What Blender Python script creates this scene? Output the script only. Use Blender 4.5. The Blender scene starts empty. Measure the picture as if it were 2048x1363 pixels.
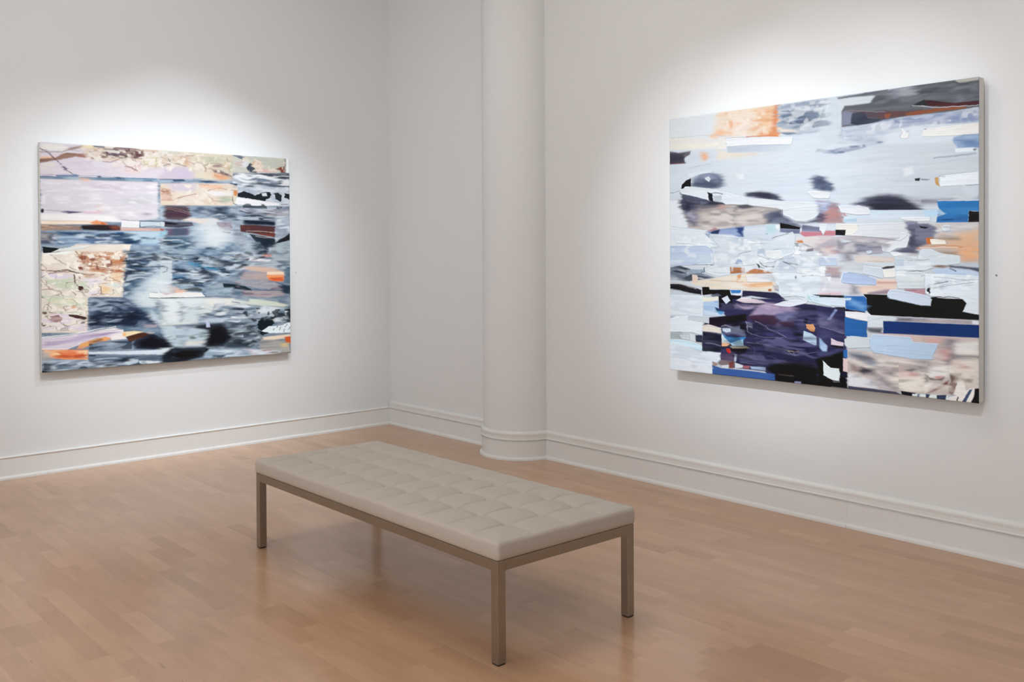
import bpy, bmesh, math, random
import numpy as np
from mathutils import Vector, Matrix

scene = bpy.context.scene
C = scene.collection

# ------------------------------------------------------------------ camera
cam_d = bpy.data.cameras.new('camera'); cam_o = bpy.data.objects.new('camera', cam_d); C.objects.link(cam_o)
cam_d.sensor_width = 36.0
cam_d.lens = 36.0 * 1919.32 / 2048
cam_d.shift_y = -(681.5 - 529.565) / 2048
cam_d.clip_start = 0.05
YAW, PITCH, ROLL = math.radians(41.458), math.radians(-0.669), math.radians(-0.295)
f_ = Vector((math.sin(YAW) * math.cos(PITCH), math.cos(YAW) * math.cos(PITCH), math.sin(PITCH)))
r_ = Vector((math.cos(YAW), -math.sin(YAW), 0)); u_ = r_.cross(f_)
r2 = r_ * math.cos(ROLL) + u_ * math.sin(ROLL); u2 = -r_ * math.sin(ROLL) + u_ * math.cos(ROLL)
m3 = Matrix((r2, u2, -f_)).transposed()
cam_o.matrix_world = Matrix.Translation((0, 0, 1.5)) @ m3.to_4x4()
scene.camera = cam_o

# ------------------------------------------------------------------ world, exposure
scene.view_settings.view_transform = 'Standard'
scene.view_settings.look = 'None'
scene.view_settings.gamma = 1.0
scene.view_settings.use_curve_mapping = False
scene.view_settings.exposure = 0.0
w = bpy.data.worlds.new('world'); scene.world = w; w.use_nodes = True
w.node_tree.nodes['Background'].inputs[0].default_value = (1, .93, .86, 1)
w.node_tree.nodes['Background'].inputs[1].default_value = 0.0

# room dimensions (metres)
XR, XC, YL, HC = 4.829, 4.812, 7.088, 4.4
XB, YB = -4.5, -5.0            # the two walls behind the camera

# ------------------------------------------------------------------ lights (track spots and overhead panel of the gallery, plus added fill and bounce lights)
def spot(name, loc, target, power, size, blend=1.0, radius=0.05, col=(1, .965, .93)):
    d = bpy.data.lights.new(name, 'SPOT'); o = bpy.data.objects.new(name, d); C.objects.link(o)
    d.energy = power; d.spot_size = math.radians(size); d.spot_blend = blend; d.shadow_soft_size = radius; d.color = col
    o.location = loc
    o.rotation_euler = (Vector(target) - Vector(loc)).to_track_quat('-Z', 'Y').to_euler()
    return o
def panel(name, loc, sx, sy, power, col=(1, .93, .86)):
    d = bpy.data.lights.new(name, 'AREA'); o = bpy.data.objects.new(name, d); C.objects.link(o)
    d.shape = 'RECTANGLE'; d.size = sx; d.size_y = sy; d.energy = power; d.color = col
    o.location = loc
    return o
SPOT_C, PANEL_C = (.92, 1, 1.09), (1, .985, .968)
spot('track_spot_left_a', (1.6, 4.5, 3.7), (2.4, YL, 1.4), 150, 44, .9, .03, SPOT_C)
spot('track_spot_left_b', (2.9, 5.3, 3.7), (2.9, YL, 1.42), 108, 60, .9, .03, SPOT_C)
spot('track_spot_left_c', (3.5, 4.4, 3.7), (3.35, YL, 1.3), 155, 46, .9, .03, SPOT_C)
spot('track_wash_left', (1.8, 3.4, 4.0), (2.7, YL, 2.7), 110, 95, 1, .05, SPOT_C)
spot('track_spot_right_a', (1.25, 3.3, 3.7), (XR, 3.5, 1.62), 245, 36, .9, .03, SPOT_C)
spot('track_spot_right_b', (1.25, 2.3, 3.7), (XR, 2.85, 1.74), 235, 36, .9, .03, SPOT_C)
spot('track_spot_right_c', (1.35, 1.0, 3.7), (XR, 2.0, 1.70), 135, 38, .9, .03, SPOT_C)
panel('ceiling_panel_a', (2.6, 3.7, 4.38), 1.2, 1.2, 32, col=PANEL_C)
panel('fill_area_b', (-.5, -.5, 4.38), 2.6, 2.6, 54, col=PANEL_C)  # added soft fill above the camera, raises the ambient level
panel('fill_area_c', (-2.6, 4.0, 4.38), 2.0, 2.0, 42, col=PANEL_C)  # added fill from the left, brightens the pilaster and recess
spot('bounce_fill_a', (-1.5, 3.0, 4.0), (XB, 2.5, 1.8), 1450, 90, 1, .05, SPOT_C)  # added spot on the unseen rear wall, makes bounce light for the room
spot('bounce_fill_b', (-1.5, -.5, 4.0), (XB, -1.0, 1.8), 1250, 90, 1, .05, SPOT_C)  # second added bounce source, also aimed at the wall behind the camera


# ------------------------------------------------------------------ helpers
def tag(o, label=None, cat=None, group=None, kind=None):
    if label: o['label'] = label
    if cat: o['category'] = cat
    if group: o['group'] = group
    if kind: o['kind'] = kind
    return o
def link(name, me, mats=(), parent=None, loc=None):
    o = bpy.data.objects.new(name, me); C.objects.link(o)
    for m in (mats if isinstance(mats, (list, tuple)) else [mats]): me.materials.append(m)
    if parent: o.parent = parent
    if loc: o.location = loc
    return o
def empty(name, loc, rz=0):
    o = bpy.data.objects.new(name, None); C.objects.link(o); o.location = loc; o.rotation_euler = (0, 0, rz)
    o.empty_display_size = .1
    return o
def box_bm(bm, x0, x1, y0, y1, z0, z1, bev=0, seg=2):
    vs = [bm.verts.new((x, y, z)) for x in (x0, x1) for y in (y0, y1) for z in (z0, z1)]
    q = [(0, 1, 3, 2), (4, 6, 7, 5), (0, 4, 5, 1), (2, 3, 7, 6), (0, 2, 6, 4), (1, 5, 7, 3)]
    fs = [bm.faces.new([vs[i] for i in f]) for f in q]
    if bev:
        es = list({e for f in fs for e in f.edges})
        bmesh.ops.bevel(bm, geom=es, offset=bev, segments=seg, profile=.5, affect='EDGES')
def mesh_of(bm, name, smooth=False):
    bmesh.ops.recalc_face_normals(bm, faces=bm.faces)
    me = bpy.data.meshes.new(name); bm.to_mesh(me); bm.free()
    if smooth: me.polygons.foreach_set('use_smooth', [True] * len(me.polygons))
    return me
def box(name, dims, mat, parent=None, bev=0, seg=2):
    bm = bmesh.new(); box_bm(bm, *dims, bev=bev, seg=seg)
    return link(name, mesh_of(bm, name), mat, parent)

# ------------------------------------------------------------------ materials
def new_mat(name):
    m = bpy.data.materials.new(name); m.use_nodes = True
    nt = m.node_tree; b = nt.nodes['Principled BSDF']
    return m, nt, b
def N(nt, t, **kw):
    n = nt.nodes.new(t)
    for k, v in kw.items(): setattr(n, k, v)
    return n
def L(nt, a, b): nt.links.new(a, b)
def mth(nt, op, a, b=None, c=None):
    n = N(nt, 'ShaderNodeMath', operation=op)
    for i, v in enumerate((a, b, c)):
        if v is None: continue
        if isinstance(v, (int, float)): n.inputs[i].default_value = v
        else: L(nt, v, n.inputs[i])
    return n.outputs[0]

def mat_plaster(name, col, rough=.75, bump=.02):
    m, nt, b = new_mat(name)
    b.inputs['Base Color'].default_value = (*col, 1); b.inputs['Roughness'].default_value = rough
    b.inputs['Specular IOR Level'].default_value = .25
    tc = N(nt, 'ShaderNodeTexCoord'); no = N(nt, 'ShaderNodeTexNoise')
    no.inputs['Scale'].default_value = 60; no.inputs['Detail'].default_value = 4
    L(nt, tc.outputs['Object'], no.inputs['Vector'])
    bp = N(nt, 'ShaderNodeBump'); bp.inputs['Strength'].default_value = bump; bp.inputs['Distance'].default_value = .004
    L(nt, no.outputs['Fac'], bp.inputs['Height']); L(nt, bp.outputs[0], b.inputs['Normal'])
    return m
M_wall = mat_plaster('wall_paint', (.788, .80, .80))
M_ceil = mat_plaster('ceiling_paint', (.74, .70, .65))
M_trim = mat_plaster('trim_paint', (.80, .80, .78), rough=.45, bump=.01)

def mat_floor():
    m, nt, b = new_mat('maple_floor')
    tc = N(nt, 'ShaderNodeTexCoord'); sp = N(nt, 'ShaderNodeSeparateXYZ'); L(nt, tc.outputs['Object'], sp.inputs[0])
    X, Y = sp.outputs[0], sp.outputs[1]
    xs = mth(nt, 'DIVIDE', X, PW); row = mth(nt, 'FLOOR', xs); fx = mth(nt, 'FRACT', xs)
    wn = N(nt, 'ShaderNodeTexWhiteNoise', noise_dimensions='1D'); L(nt, row, wn.inputs['W'])
    ys = mth(nt, 'ADD', mth(nt, 'DIVIDE', Y, .82), mth(nt, 'MULTIPLY', wn.outputs['Value'], 7.3))
    colr = mth(nt, 'FLOOR', ys); fy = mth(nt, 'FRACT', ys)
    cv = N(nt, 'ShaderNodeCombineXYZ'); L(nt, row, cv.inputs[0]); L(nt, colr, cv.inputs[1])
    # uneven board lengths: shift the end joint by a random amount
    w2 = N(nt, 'ShaderNodeTexWhiteNoise', noise_dimensions='2D'); L(nt, cv.outputs[0], w2.inputs['Vector'])
    cut = mth(nt, 'GREATER_THAN', fy, mth(nt, 'MULTIPLY_ADD', w2.outputs['Value'], .5, .35))
    cv2 = N(nt, 'ShaderNodeCombineXYZ'); L(nt, row, cv2.inputs[0]); L(nt, colr, cv2.inputs[1]); L(nt, cut, cv2.inputs[2])
    w3 = N(nt, 'ShaderNodeTexWhiteNoise', noise_dimensions='3D'); L(nt, cv2.outputs[0], w3.inputs['Vector'])
    ramp = N(nt, 'ShaderNodeValToRGB'); L(nt, w3.outputs['Value'], ramp.inputs[0])
    cr = ramp.color_ramp
    cols = [(0, FC[0]), (.06, FC[1]), (.22, FC[2]), (.6, FC[3]), (.85, FC[4]), (1, FC[5])]
    while len(cr.elements) < len(cols): cr.elements.new(.5)
    for e, (p, c) in zip(cr.elements, cols): e.position = p; e.color = (*c, 1)
    # figure of the maple: broad cloudy streaks, different on each board
    off = N(nt, 'ShaderNodeVectorMath', operation='SCALE'); L(nt, w3.outputs['Color'], off.inputs[0]); off.inputs['Scale'].default_value = 30
    mp = N(nt, 'ShaderNodeMapping'); L(nt, tc.outputs['Object'], mp.inputs[0]); mp.inputs['Scale'].default_value = (14, 2.6, 1)
    ad = N(nt, 'ShaderNodeVectorMath', operation='ADD'); L(nt, mp.outputs[0], ad.inputs[0]); L(nt, off.outputs[0], ad.inputs[1])
    n1 = N(nt, 'ShaderNodeTexNoise'); L(nt, ad.outputs[0], n1.inputs['Vector']); n1.inputs['Scale'].default_value = 1; n1.inputs['Detail'].default_value = 3; n1.inputs['Distortion'].default_value = .6
    mp2 = N(nt, 'ShaderNodeMapping'); L(nt, tc.outputs['Object'], mp2.inputs[0]); mp2.inputs['Scale'].default_value = (160, 9, 1)
    ad2 = N(nt, 'ShaderNodeVectorMath', operation='ADD'); L(nt, mp2.outputs[0], ad2.inputs[0]); L(nt, off.outputs[0], ad2.inputs[1])
    n2 = N(nt, 'ShaderNodeTexNoise'); L(nt, ad2.outputs[0], n2.inputs['Vector']); n2.inputs['Scale'].default_value = 1; n2.inputs['Detail'].default_value = 4
    v = mth(nt, 'ADD', mth(nt, 'MULTIPLY_ADD', n1.outputs['Fac'], .30, .85), mth(nt, 'MULTIPLY_ADD', n2.outputs['Fac'], .10, -.05))
    # rare short dark mineral flecks
    mp3 = N(nt, 'ShaderNodeMapping'); L(nt, tc.outputs['Object'], mp3.inputs[0]); mp3.inputs['Scale'].default_value = (22, 4.5, 1)
    n3 = N(nt, 'ShaderNodeTexNoise'); L(nt, mp3.outputs[0], n3.inputs['Vector']); n3.inputs['Scale'].default_value = 1.7; n3.inputs['Detail'].default_value = 2
    fl = mth(nt, 'MULTIPLY', mth(nt, 'GREATER_THAN', n3.outputs['Fac'], .755), .22)
    v = mth(nt, 'SUBTRACT', v, fl)
    # hairline joints
    ex = mth(nt, 'LESS_THAN', mth(nt, 'MINIMUM', fx, mth(nt, 'SUBTRACT', 1, fx)), .010)
    v = mth(nt, 'SUBTRACT', v, mth(nt, 'MULTIPLY', ex, .05))
    sc = N(nt, 'ShaderNodeVectorMath', operation='SCALE'); L(nt, ramp.outputs[0], sc.inputs[0]); L(nt, v, sc.inputs['Scale'])
    L(nt, sc.outputs[0], b.inputs['Base Color'])
    n4 = N(nt, 'ShaderNodeTexNoise'); L(nt, tc.outputs['Object'], n4.inputs['Vector']); n4.inputs['Scale'].default_value = 3
    L(nt, mth(nt, 'MULTIPLY_ADD', n4.outputs['Fac'], .10, .17), b.inputs['Roughness'])
    b.inputs['Specular IOR Level'].default_value = .62
    bp = N(nt, 'ShaderNodeBump'); bp.inputs['Strength'].default_value = .06; bp.inputs['Distance'].default_value = .002
    L(nt, n1.outputs['Fac'], bp.inputs['Height']); L(nt, bp.outputs[0], b.inputs['Normal'])
    return m
PW = 0.0826
FC = [(0.483, 0.286, 0.168), (0.514, 0.309, 0.183), (0.54, 0.325, 0.193), (0.554, 0.337, 0.201), (0.569, 0.35, 0.211), (0.591, 0.367, 0.224)]
M_floor = mat_floor()

def mat_simple(name, col, rough, metal=0.0, noise=0.0, nscale=(40, 40, 40)):
    m, nt, b = new_mat(name)
    b.inputs['Roughness'].default_value = rough; b.inputs['Metallic'].default_value = metal
    if noise:
        tc = N(nt, 'ShaderNodeTexCoord'); mp = N(nt, 'ShaderNodeMapping'); mp.inputs['Scale'].default_value = nscale
        no = N(nt, 'ShaderNodeTexNoise'); no.inputs['Scale'].default_value = 1; no.inputs['Detail'].default_value = 3
        L(nt, tc.outputs['Object'], mp.inputs[0]); L(nt, mp.outputs[0], no.inputs['Vector'])
        mx = N(nt, 'ShaderNodeMix', data_type='RGBA')
        mx.inputs[6].default_value = (*[c * (1 - noise) for c in col], 1); mx.inputs[7].default_value = (*[min(1, c * (1 + noise)) for c in col], 1)
        L(nt, no.outputs['Fac'], mx.inputs[0]); L(nt, mx.outputs[2], b.inputs['Base Color'])
    else: b.inputs['Base Color'].default_value = (*col, 1)
    return m
M_steel = mat_simple('brushed_steel', (.37, .335, .285), .33, 1.0, .10, (300, 300, 6))
M_leather = mat_simple('cream_leather', (.515,.46,.395), .55, 0, .03, (9, 9, 9))
M_glide = mat_simple('black_plastic', (.02, .018, .016), .6)
M_edge = mat_simple('primed_canvas_edge', (.70, .69, .65), .8, 0, .06, (3, 3, 9))
M_pin = mat_simple('dark_pin_metal', (.09, .09, .09), .4, .6)

# ------------------------------------------------------------------ the room
def struct(name, dims, mat):
    o = box(name, dims, mat); o['kind'] = 'structure'; return o
struct('floor', (XB, XR + .1, YB, YL + .1, -.1, 0), M_floor)
struct('ceiling', (XB, XR + .1, YB, YL + .1, HC, HC + .1), M_ceil)
struct('wall_left', (XB, XR + .1, YL, YL + .1, 0, HC), M_wall)
PCX, PCY, PR = 4.85, 5.385, .292          # the half-round pilaster
struct('wall_right', (XR, XR + .1, YB, 5.385, 0, HC), M_wall)
struct('wall_recess', (XC, XR + .1, 5.385, YL, 0, HC), M_wall)
struct('wall_rear', (XB - .1, XB, YB, YL, 0, HC), M_wall)
struct('wall_front', (XB, XR + .1, YB - .1, YB, 0, HC), M_wall)

def sweep(name, path, prof, mat, closed_ends=True):
    """path: list of ((x,y),(nx,ny)) ; prof: list of (offset from wall, z)"""
    bm = bmesh.new(); rings = []
    for (p, n) in path:
        rings.append([bm.verts.new((p[0] + n[0] * o, p[1] + n[1] * o, z)) for o, z in prof])
    for a, b in zip(rings, rings[1:]):
        for i in range(len(prof) - 1): bm.faces.new((a[i], a[i + 1], b[i + 1], b[i]))
        bm.faces.new((a[-1], a[0], b[0], b[-1]))
    bm.faces.new(rings[0]); bm.faces.new(rings[-1][::-1])
    o = link(name, mesh_of(bm, name), mat); o['kind'] = 'structure'; return o
def arc(R, a0, a1, n):
    out = []
    for i in range(n + 1):
        a = math.radians(a0 + (a1 - a0) * i / n); c, s = math.cos(a), math.sin(a)
        out.append(((PCX + R * c, PCY + R * s), (c, s)))
    return out
# column shaft: arc bulging into the room (towards -x)
A0, A1 = 92, 268
bm = bmesh.new(); pts = [p for p, n in arc(PR, A0, A1, 72)]
lo = [bm.verts.new((x, y, 0)) for x, y in pts]; hi = [bm.verts.new((x, y, HC)) for x, y in pts]
for i in range(len(lo) - 1): bm.faces.new((lo[i], lo[i + 1], hi[i + 1], hi[i])).smooth = True
lo2 = [bm.verts.new((x, y, 0)) for x, y in pts]; hi2 = [bm.verts.new((x, y, HC)) for x, y in pts]
bm.faces.new(lo2); bm.faces.new(hi2[::-1]); bm.faces.new((lo2[-1], lo2[0], hi2[0], hi2[-1]))
for f in bm.faces: f.normal_update()
me = bpy.data.meshes.new('wall_pilaster')
for f in bm.faces:
    c = f.calc_center_median() - Vector((PCX, PCY, HC / 2))
    if abs(f.normal.z) < .5 and f.normal.dot(c) < 0: f.normal_flip()
    if abs(f.normal.z) > .5 and f.normal.z * c.z < 0: f.normal_flip()
bm.to_mesh(me); bm.free()
o = link('wall_pilaster', me, M_wall); o['kind'] = 'structure'

def shoe(t, h=.024, w=.016):          # quarter-round at the foot, then the board face
    pts = [(0, 0), (t + w, 0)]
    for k in range(0, 6):
        a = math.radians(18 * k); pts.append((t + w * math.cos(a) * 1.0, h * .35 + h * .65 * math.sin(a)))
    pts.append((t, h + .001))
    return pts
prof_low = shoe(.012) + [(.012, .141), (.016, .143), (.019, .147), (.018, .151), (.013, .154), (0, .155)]
prof_high = shoe(.014) + [(.014, .134), (.0175, .1365), (.0175, .139), (.009, .1405), (.009, .1445), (.0185, .146), (.019, .150),
                          (.0165, .156), (.0165, .176), (.0178, .182), (.0185, .189), (.0175, .195), (.014, .200), (.008, .203), (.004, .207), (0, .208)]
sweep('baseboard_left', [((XB, YL), (0, -1)), ((XC - .0, YL), (0, -1))], prof_low, M_trim)
yj = 2.702
sweep('baseboard_right', [((XR, y), (n, 0)) for y, n in ((YB, -1), (yj - .0016, -1), (yj - .0015, -.9), (yj + .0015, -.9), (yj + .0016, -1), (PCY - .270, -1))], prof_high, M_trim)
sweep('baseboard_recess', [((XC, YL - .012), (-1, 0)), ((XC, 5.66), (-1, 0))], prof_high, M_trim)
o = sweep('baseboard_pilaster', arc(PR, 96, 266, 48), prof_high, M_trim)
sweep('baseboard_rear', [((XB, YB), (1, 0)), ((XB, YL), (1, 0))], prof_low, M_trim)
sweep('baseboard_front', [((XB, YB), (0, 1)), ((XR, YB), (0, 1))], prof_low, M_trim)

# ------------------------------------------------------------------ the bench
BL, BW, BH, BT, BZ = 1.919, .737, .383, .038, .3444
bench = empty('bench', (2.2526, 2.6371, 0), math.radians(-.359))
tag(bench, 'low bench with tufted cream leather cushion and square steel legs on the wood floor', 'bench')
bm = bmesh.new()
box_bm(bm, 0, BT, BT, BL - BT, BZ, BH, .0012); box_bm(bm, BW - BT, BW, BT, BL - BT, BZ, BH, .0012)
box_bm(bm, BT, BW - BT, 0, BT, BZ, BH, .0012); box_bm(bm, BT, BW - BT, BL - BT, BL, BZ, BH, .0012)
box_bm(bm, BT, BW - BT, BL / 2 - .02, BL / 2 + .02, BZ + .01, BH, .0012)
link('frame', mesh_of(bm, 'frame'), M_steel, bench)
for (x, y) in ((0, 0), (BW - BT, 0), (0, BL - BT), (BW - BT, BL - BT)):
    lg = box('leg', (x, x + BT, y, y + BT, .006, BH), M_steel, bench, bev=.0014)
    box('foot_glide', (x + .002, x + BT - .002, y + .002, y + BT - .002, 0, .0075), M_glide, lg, bev=.001)
def cushion():
    ov = .005; x0, x1, y0, y1 = -ov, BW + ov, -ov, BL + ov
    z0, ztop = BH + .001, .449
    bx = [.181, .3685, .556]; by = [.155 + .1645 * k for k in range(11)]
    nx, ny = 150, 380
    px = np.linspace(0, 1, nx); py = np.linspace(0, 1, ny)
    X, Y = np.meshgrid(x0 + (x1 - x0) * px, y0 + (y1 - y0) * py, indexing='ij')
    de = np.minimum(np.minimum(X - x0, x1 - X), np.minimum(Y - y0, y1 - Y))
    Z = ztop + .017 * (1 - np.exp(-de / .05))
    def sd(v, arr, e0, e1):
        arr = [e0] + list(arr) + [e1]
        d = np.full(v.shape, 9.); 
        for a in arr[1:-1]: d = np.minimum(d, abs(v - a))
        return d
    dx = sd(X, bx, x0, x1); dy = sd(Y, by, y0, y1)
    # each biscuit bulges between its seams
    cx = np.clip(dx / .09, 0, 1); cy = np.clip(dy / .08, 0, 1)
    fade = np.clip(de / .10, 0, 1) ** .7
    puff = (1 - (1 - cx) ** 2.2) * (1 - (1 - cy) ** 2.2)
    Z += .0102 * puff * fade - .007 * fade
    seam = np.maximum(np.exp(-(dx / .0042) ** 2), np.exp(-(dy / .0042) ** 2)) * np.clip(de / .05, 0, 1)
    Z -= .0065 * seam
    wide = np.maximum(np.exp(-(dx / .016) ** 2), np.exp(-(dy / .016) ** 2)) * fade
    Z -= .002 * wide
    for a in bx:
        for b_ in by:
            r2_ = (X - a) ** 2 + (Y - b_) ** 2
            Z -= .014 * np.exp(-r2_ / .030 ** 2) + .004 * np.exp(-r2_ / .011 ** 2)
    rnd = random.Random(4)
    for _ in range(46):                      # slack creases in the leather
        a, b_, t = rnd.uniform(x0, x1), rnd.uniform(y0, y1), rnd.uniform(0, 3.14)
        u = (X - a) * math.cos(t) + (Y - b_) * math.sin(t); v = -(X - a) * math.sin(t) + (Y - b_) * math.cos(t)
        Z += rnd.uniform(-.0012, .0012) * np.exp(-(u / .05) ** 2 - (v / .012) ** 2) * np.clip(de / .04, 0, 1)
    # rounded corners and top edge
    cr = .015
    Xc = X.copy(); Yc = Y.copy()
    bmv = []
    verts = np.stack([Xc, Yc, Z], -1).reshape(-1, 3)
    r = .008
    zed = np.where(de < r, r - np.sqrt(np.maximum(r * r - (r - de) ** 2, 0)), 0).reshape(-1)
    verts[:, 2] -= zed
    faces = []
    idx = np.arange(nx * ny).reshape(nx, ny)
    a = idx[:-1, :-1].ravel(); b_ = idx[1:, :-1].ravel(); c = idx[1:, 1:].ravel(); d = idx[:-1, 1:].ravel()
    faces = np.stack([a, b_, c, d], 1).tolist()
    ring = [idx[i, 0] for i in range(nx)] + [idx[nx - 1, j] for j in range(1, ny)] + [idx[i, ny - 1] for i in range(nx - 2, -1, -1)] + [idx[0, j] for j in range(ny - 2, 0, -1)]
    V = verts.tolist(); prev = [int(i) for i in ring]
    ccx, ccy = (x0 + x1) / 2, (y0 + y1) / 2
    top_z = [V[i][2] for i in prev]
    # side wall: slight bulge then tucked under at the frame
    steps = [(.0008, .08), (.0014, .18), (.0024, .38), (.0028, .58), (.0018, .78), (-.0012, .93), (-.007, 1.0)]
    base = prev
    for off, t in steps:
        cur = []
        for k, i in enumerate(base):
            x, y, z = V[i]
            nxv = -1 if x <= x0 + 1e-6 else (1 if x >= x1 - 1e-6 else 0); nyv = -1 if y <= y0 + 1e-6 else (1 if y >= y1 - 1e-6 else 0)
            V.append([x + nxv * off, y + nyv * off, top_z[k] + (z0 - top_z[k]) * t]); cur.append(len(V) - 1)
        n = len(cur)
        for k in range(n): faces.append([prev[k], cur[k], cur[(k + 1) % n], prev[(k + 1) % n]])
        prev = cur
    faces.append(prev)
    # round the vertical corners
    for v in V:
        for (cx_, sx) in ((x0, 1), (x1, -1)):
            for (cy_, sy) in ((y0, 1), (y1, -1)):
                qx, qy = (v[0] - cx_) * sx, (v[1] - cy_) * sy
                if qx < cr and qy < cr:
                    ax, ay = cr - qx, cr - qy; m_ = max(ax, ay); l_ = math.hypot(ax, ay)
                    if l_ > 1e-9:
                        k_ = m_ / l_; v[0] = cx_ + sx * (cr - ax * k_); v[1] = cy_ + sy * (cr - ay * k_)
    me = bpy.data.meshes.new('cushion'); me.from_pydata(V, [], faces); me.update()
    bm = bmesh.new(); bm.from_mesh(me); bmesh.ops.recalc_face_normals(bm, faces=bm.faces); bm.to_mesh(me); bm.free()
    me.polygons.foreach_set('use_smooth', [True] * len(me.polygons))
    o = link('cushion', me, M_leather, bench); return o
cushion()

# ------------------------------------------------------------------ oil paint on canvas
# every row is one brush or knife stroke: 0 filled / 1 line, colour, second colour (0-255, -1 for none), softness,
# raggedness or width, texture (0 streaked, 1 mottled, 2 dabbed, 3 blotched, 4 veined), thick paint, then the outline
# (x, y in two-thousandths of the canvas width and height, from its upper left corner)
def vnoise(rs, nx, ny, NX, NY):
    g = rs.rand(ny + 3, nx + 3)
    x = np.linspace(0, nx, NX, endpoint=False); y = np.linspace(0, ny, NY, endpoint=False)
    xi = x.astype(int); yi = y.astype(int); fx = x - xi; fy = y - yi
    fx = fx * fx * (3 - 2 * fx); fy = (fy * fy * (3 - 2 * fy))[:, None]
    a = g[np.ix_(yi, xi)] * (1 - fx) + g[np.ix_(yi, xi + 1)] * fx
    b = g[np.ix_(yi + 1, xi)] * (1 - fx) + g[np.ix_(yi + 1, xi + 1)] * fx
    return a * (1 - fy) + b * fy
def norm01(a):
    lo, hi = np.percentile(a, (4, 96)); return np.clip((a - lo) / (hi - lo), 0, 1)
def lin255(c):
    c = np.array(c) / 255.0
    return np.where(c <= .04045, c / 12.92, ((c + .055) / 1.055) ** 2.4)
def paint(data, NX, NY, seed, DAB):
    rs = np.random.RandomState(seed)
    streak = norm01(.45 * vnoise(rs, 7, 80, NX, NY) + .35 * vnoise(rs, 16, 150, NX, NY) + .25 * vnoise(rs, 5, 36, NX, NY))
    mott = norm01(.5 * vnoise(rs, 18, 34, NX, NY) + .35 * vnoise(rs, 38, 75, NX, NY) + .2 * vnoise(rs, 80, 150, NX, NY))
    edge_s = vnoise(rs, 14, 170, NX, NY) * 2 - 1
    edge_i = (vnoise(rs, 70, 80, NX, NY) + vnoise(rs, 140, 160, NX, NY) - 1)
    edge_j = (vnoise(rs, 70, 80, NX, NY) + vnoise(rs, 140, 160, NX, NY) - 1)
    warp = vnoise(rs, 22, 40, NX, NY) - .5; warp2 = vnoise(rs, 18, 26, NX, NY) - .5
    def warped(f, a): 
        jj = np.clip(np.arange(NX)[None, :] + (a * warp).astype(int), 0, NX - 1); ii = np.clip(np.arange(NY)[:, None] + (a * .4 * warp2).astype(int), 0, NY - 1)
        return f[ii, jj]
    dab = norm01(warped(.55 * vnoise(rs, 26, 120, NX, NY) + .45 * vnoise(rs, 14, 52, NX, NY), 30))
    blot = norm01(warped(.55 * vnoise(rs, 75, 85, NX, NY) + .45 * vnoise(rs, 34, 44, NX, NY), 14))
    n1 = warped(vnoise(rs, 26, 30, NX, NY), 20); n2 = warped(vnoise(rs, 60, 80, NX, NY), 12)
    vein = np.clip(1 - abs(n1 + .35 * (n2 - .5) - .5) / .045, 0, 1)
    mott = norm01(.75 * mott + .4 * dab)
    streak = norm01(.8 * streak + .25 * vnoise(rs, 26, NY // 2, NX, NY))
    grain = vnoise(rs, 40, NY // 2, NX, NY) - .5
    img = np.ones((NY, NX, 3)) * .8; hgt = np.zeros((NY, NX))
    sx, sy = NX / 2000, NY / 2000
    for k, row in enumerate(data):
        line_, c1, c2, so, rg, tex, thick = row[0] == 1, row[1:4], row[4:7], row[7], row[8], row[9], row[10]
        P = np.array(row[11:], float).reshape(-1, 2)
        soft = max(so, 1.2); ax = 2.2 if so > 11 else (1.5 if so > 7 else 1.0)        # wet strokes are dragged sideways
        w = rg if line_ else 0
        rag = 4 if line_ else rg
        mx = soft * ax * 1.3 + rag * 1.6 + w + 4; my = soft * 1.3 + rag + w + 4
        x0 = max(int((P[:, 0].min() - mx) * sx), 0); x1 = min(int((P[:, 0].max() + mx) * sx) + 1, NX)
        y0 = max(int((P[:, 1].min() - my) * sy), 0); y1 = min(int((P[:, 1].max() + my) * sy) + 1, NY)
        if x1 <= x0 or y1 <= y0: continue
        sl = np.s_[y0:y1, x0:x1]
        Y, X = np.mgrid[y0:y1, x0:x1].astype(np.float32); X /= sx; Y /= sy
        sh = (k * 37) % NY, (k * 61) % NX
        def fld(f): return np.take(np.take(f, (np.arange(y0, y1) + sh[0]) % NY, 0), (np.arange(x0, x1) + sh[1]) % NX, 1)
        base_r = 1.5 + rag
        X = X + base_r * (.9 * fld(edge_i) + .9 * fld(edge_s)); Y = Y + base_r * .6 * fld(edge_j)
        if ax > 1: X = X + soft * 1.2 * fld(edge_s)
        Xs = X / ax
        Q = P.copy(); Q[:, 0] /= ax
        closed = not line_
        n = len(Q); d2 = np.full(X.shape, 1e12, np.float32); inside = np.zeros(X.shape, bool)
        for i in range(n if closed else n - 1):
            a, b = Q[i], Q[(i + 1) % n]; e = b - a; l2 = e @ e + 1e-9
            t = np.clip(((Xs - a[0]) * e[0] + (Y - a[1]) * e[1]) / l2, 0, 1)
            d2 = np.minimum(d2, (Xs - a[0] - t * e[0]) ** 2 + (Y - a[1] - t * e[1]) ** 2)
            if closed and a[1] != b[1]:
                cr = ((a[1] > Y) != (b[1] > Y)) & (Xs < (b[0] - a[0]) * (Y - a[1]) / (b[1] - a[1]) + a[0])
                inside ^= cr
        d = np.sqrt(d2)
        if closed: sd = np.where(inside, d, -d)
        else: sd = w / 2 - d
        al = np.clip(sd / soft * .5 + .5, 0, 1); al = al * al * (3 - 2 * al)
        if tex == 2: al = al * DAB * np.clip((fld(dab) - .50) / .40, 0, 1)
        elif tex == 3: al = al * DAB * np.clip((fld(blot) - .55) / .22, 0, 1)
        elif tex == 4: al = al * fld(vein) * DAB * .9
        A = lin255(c1)
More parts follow.
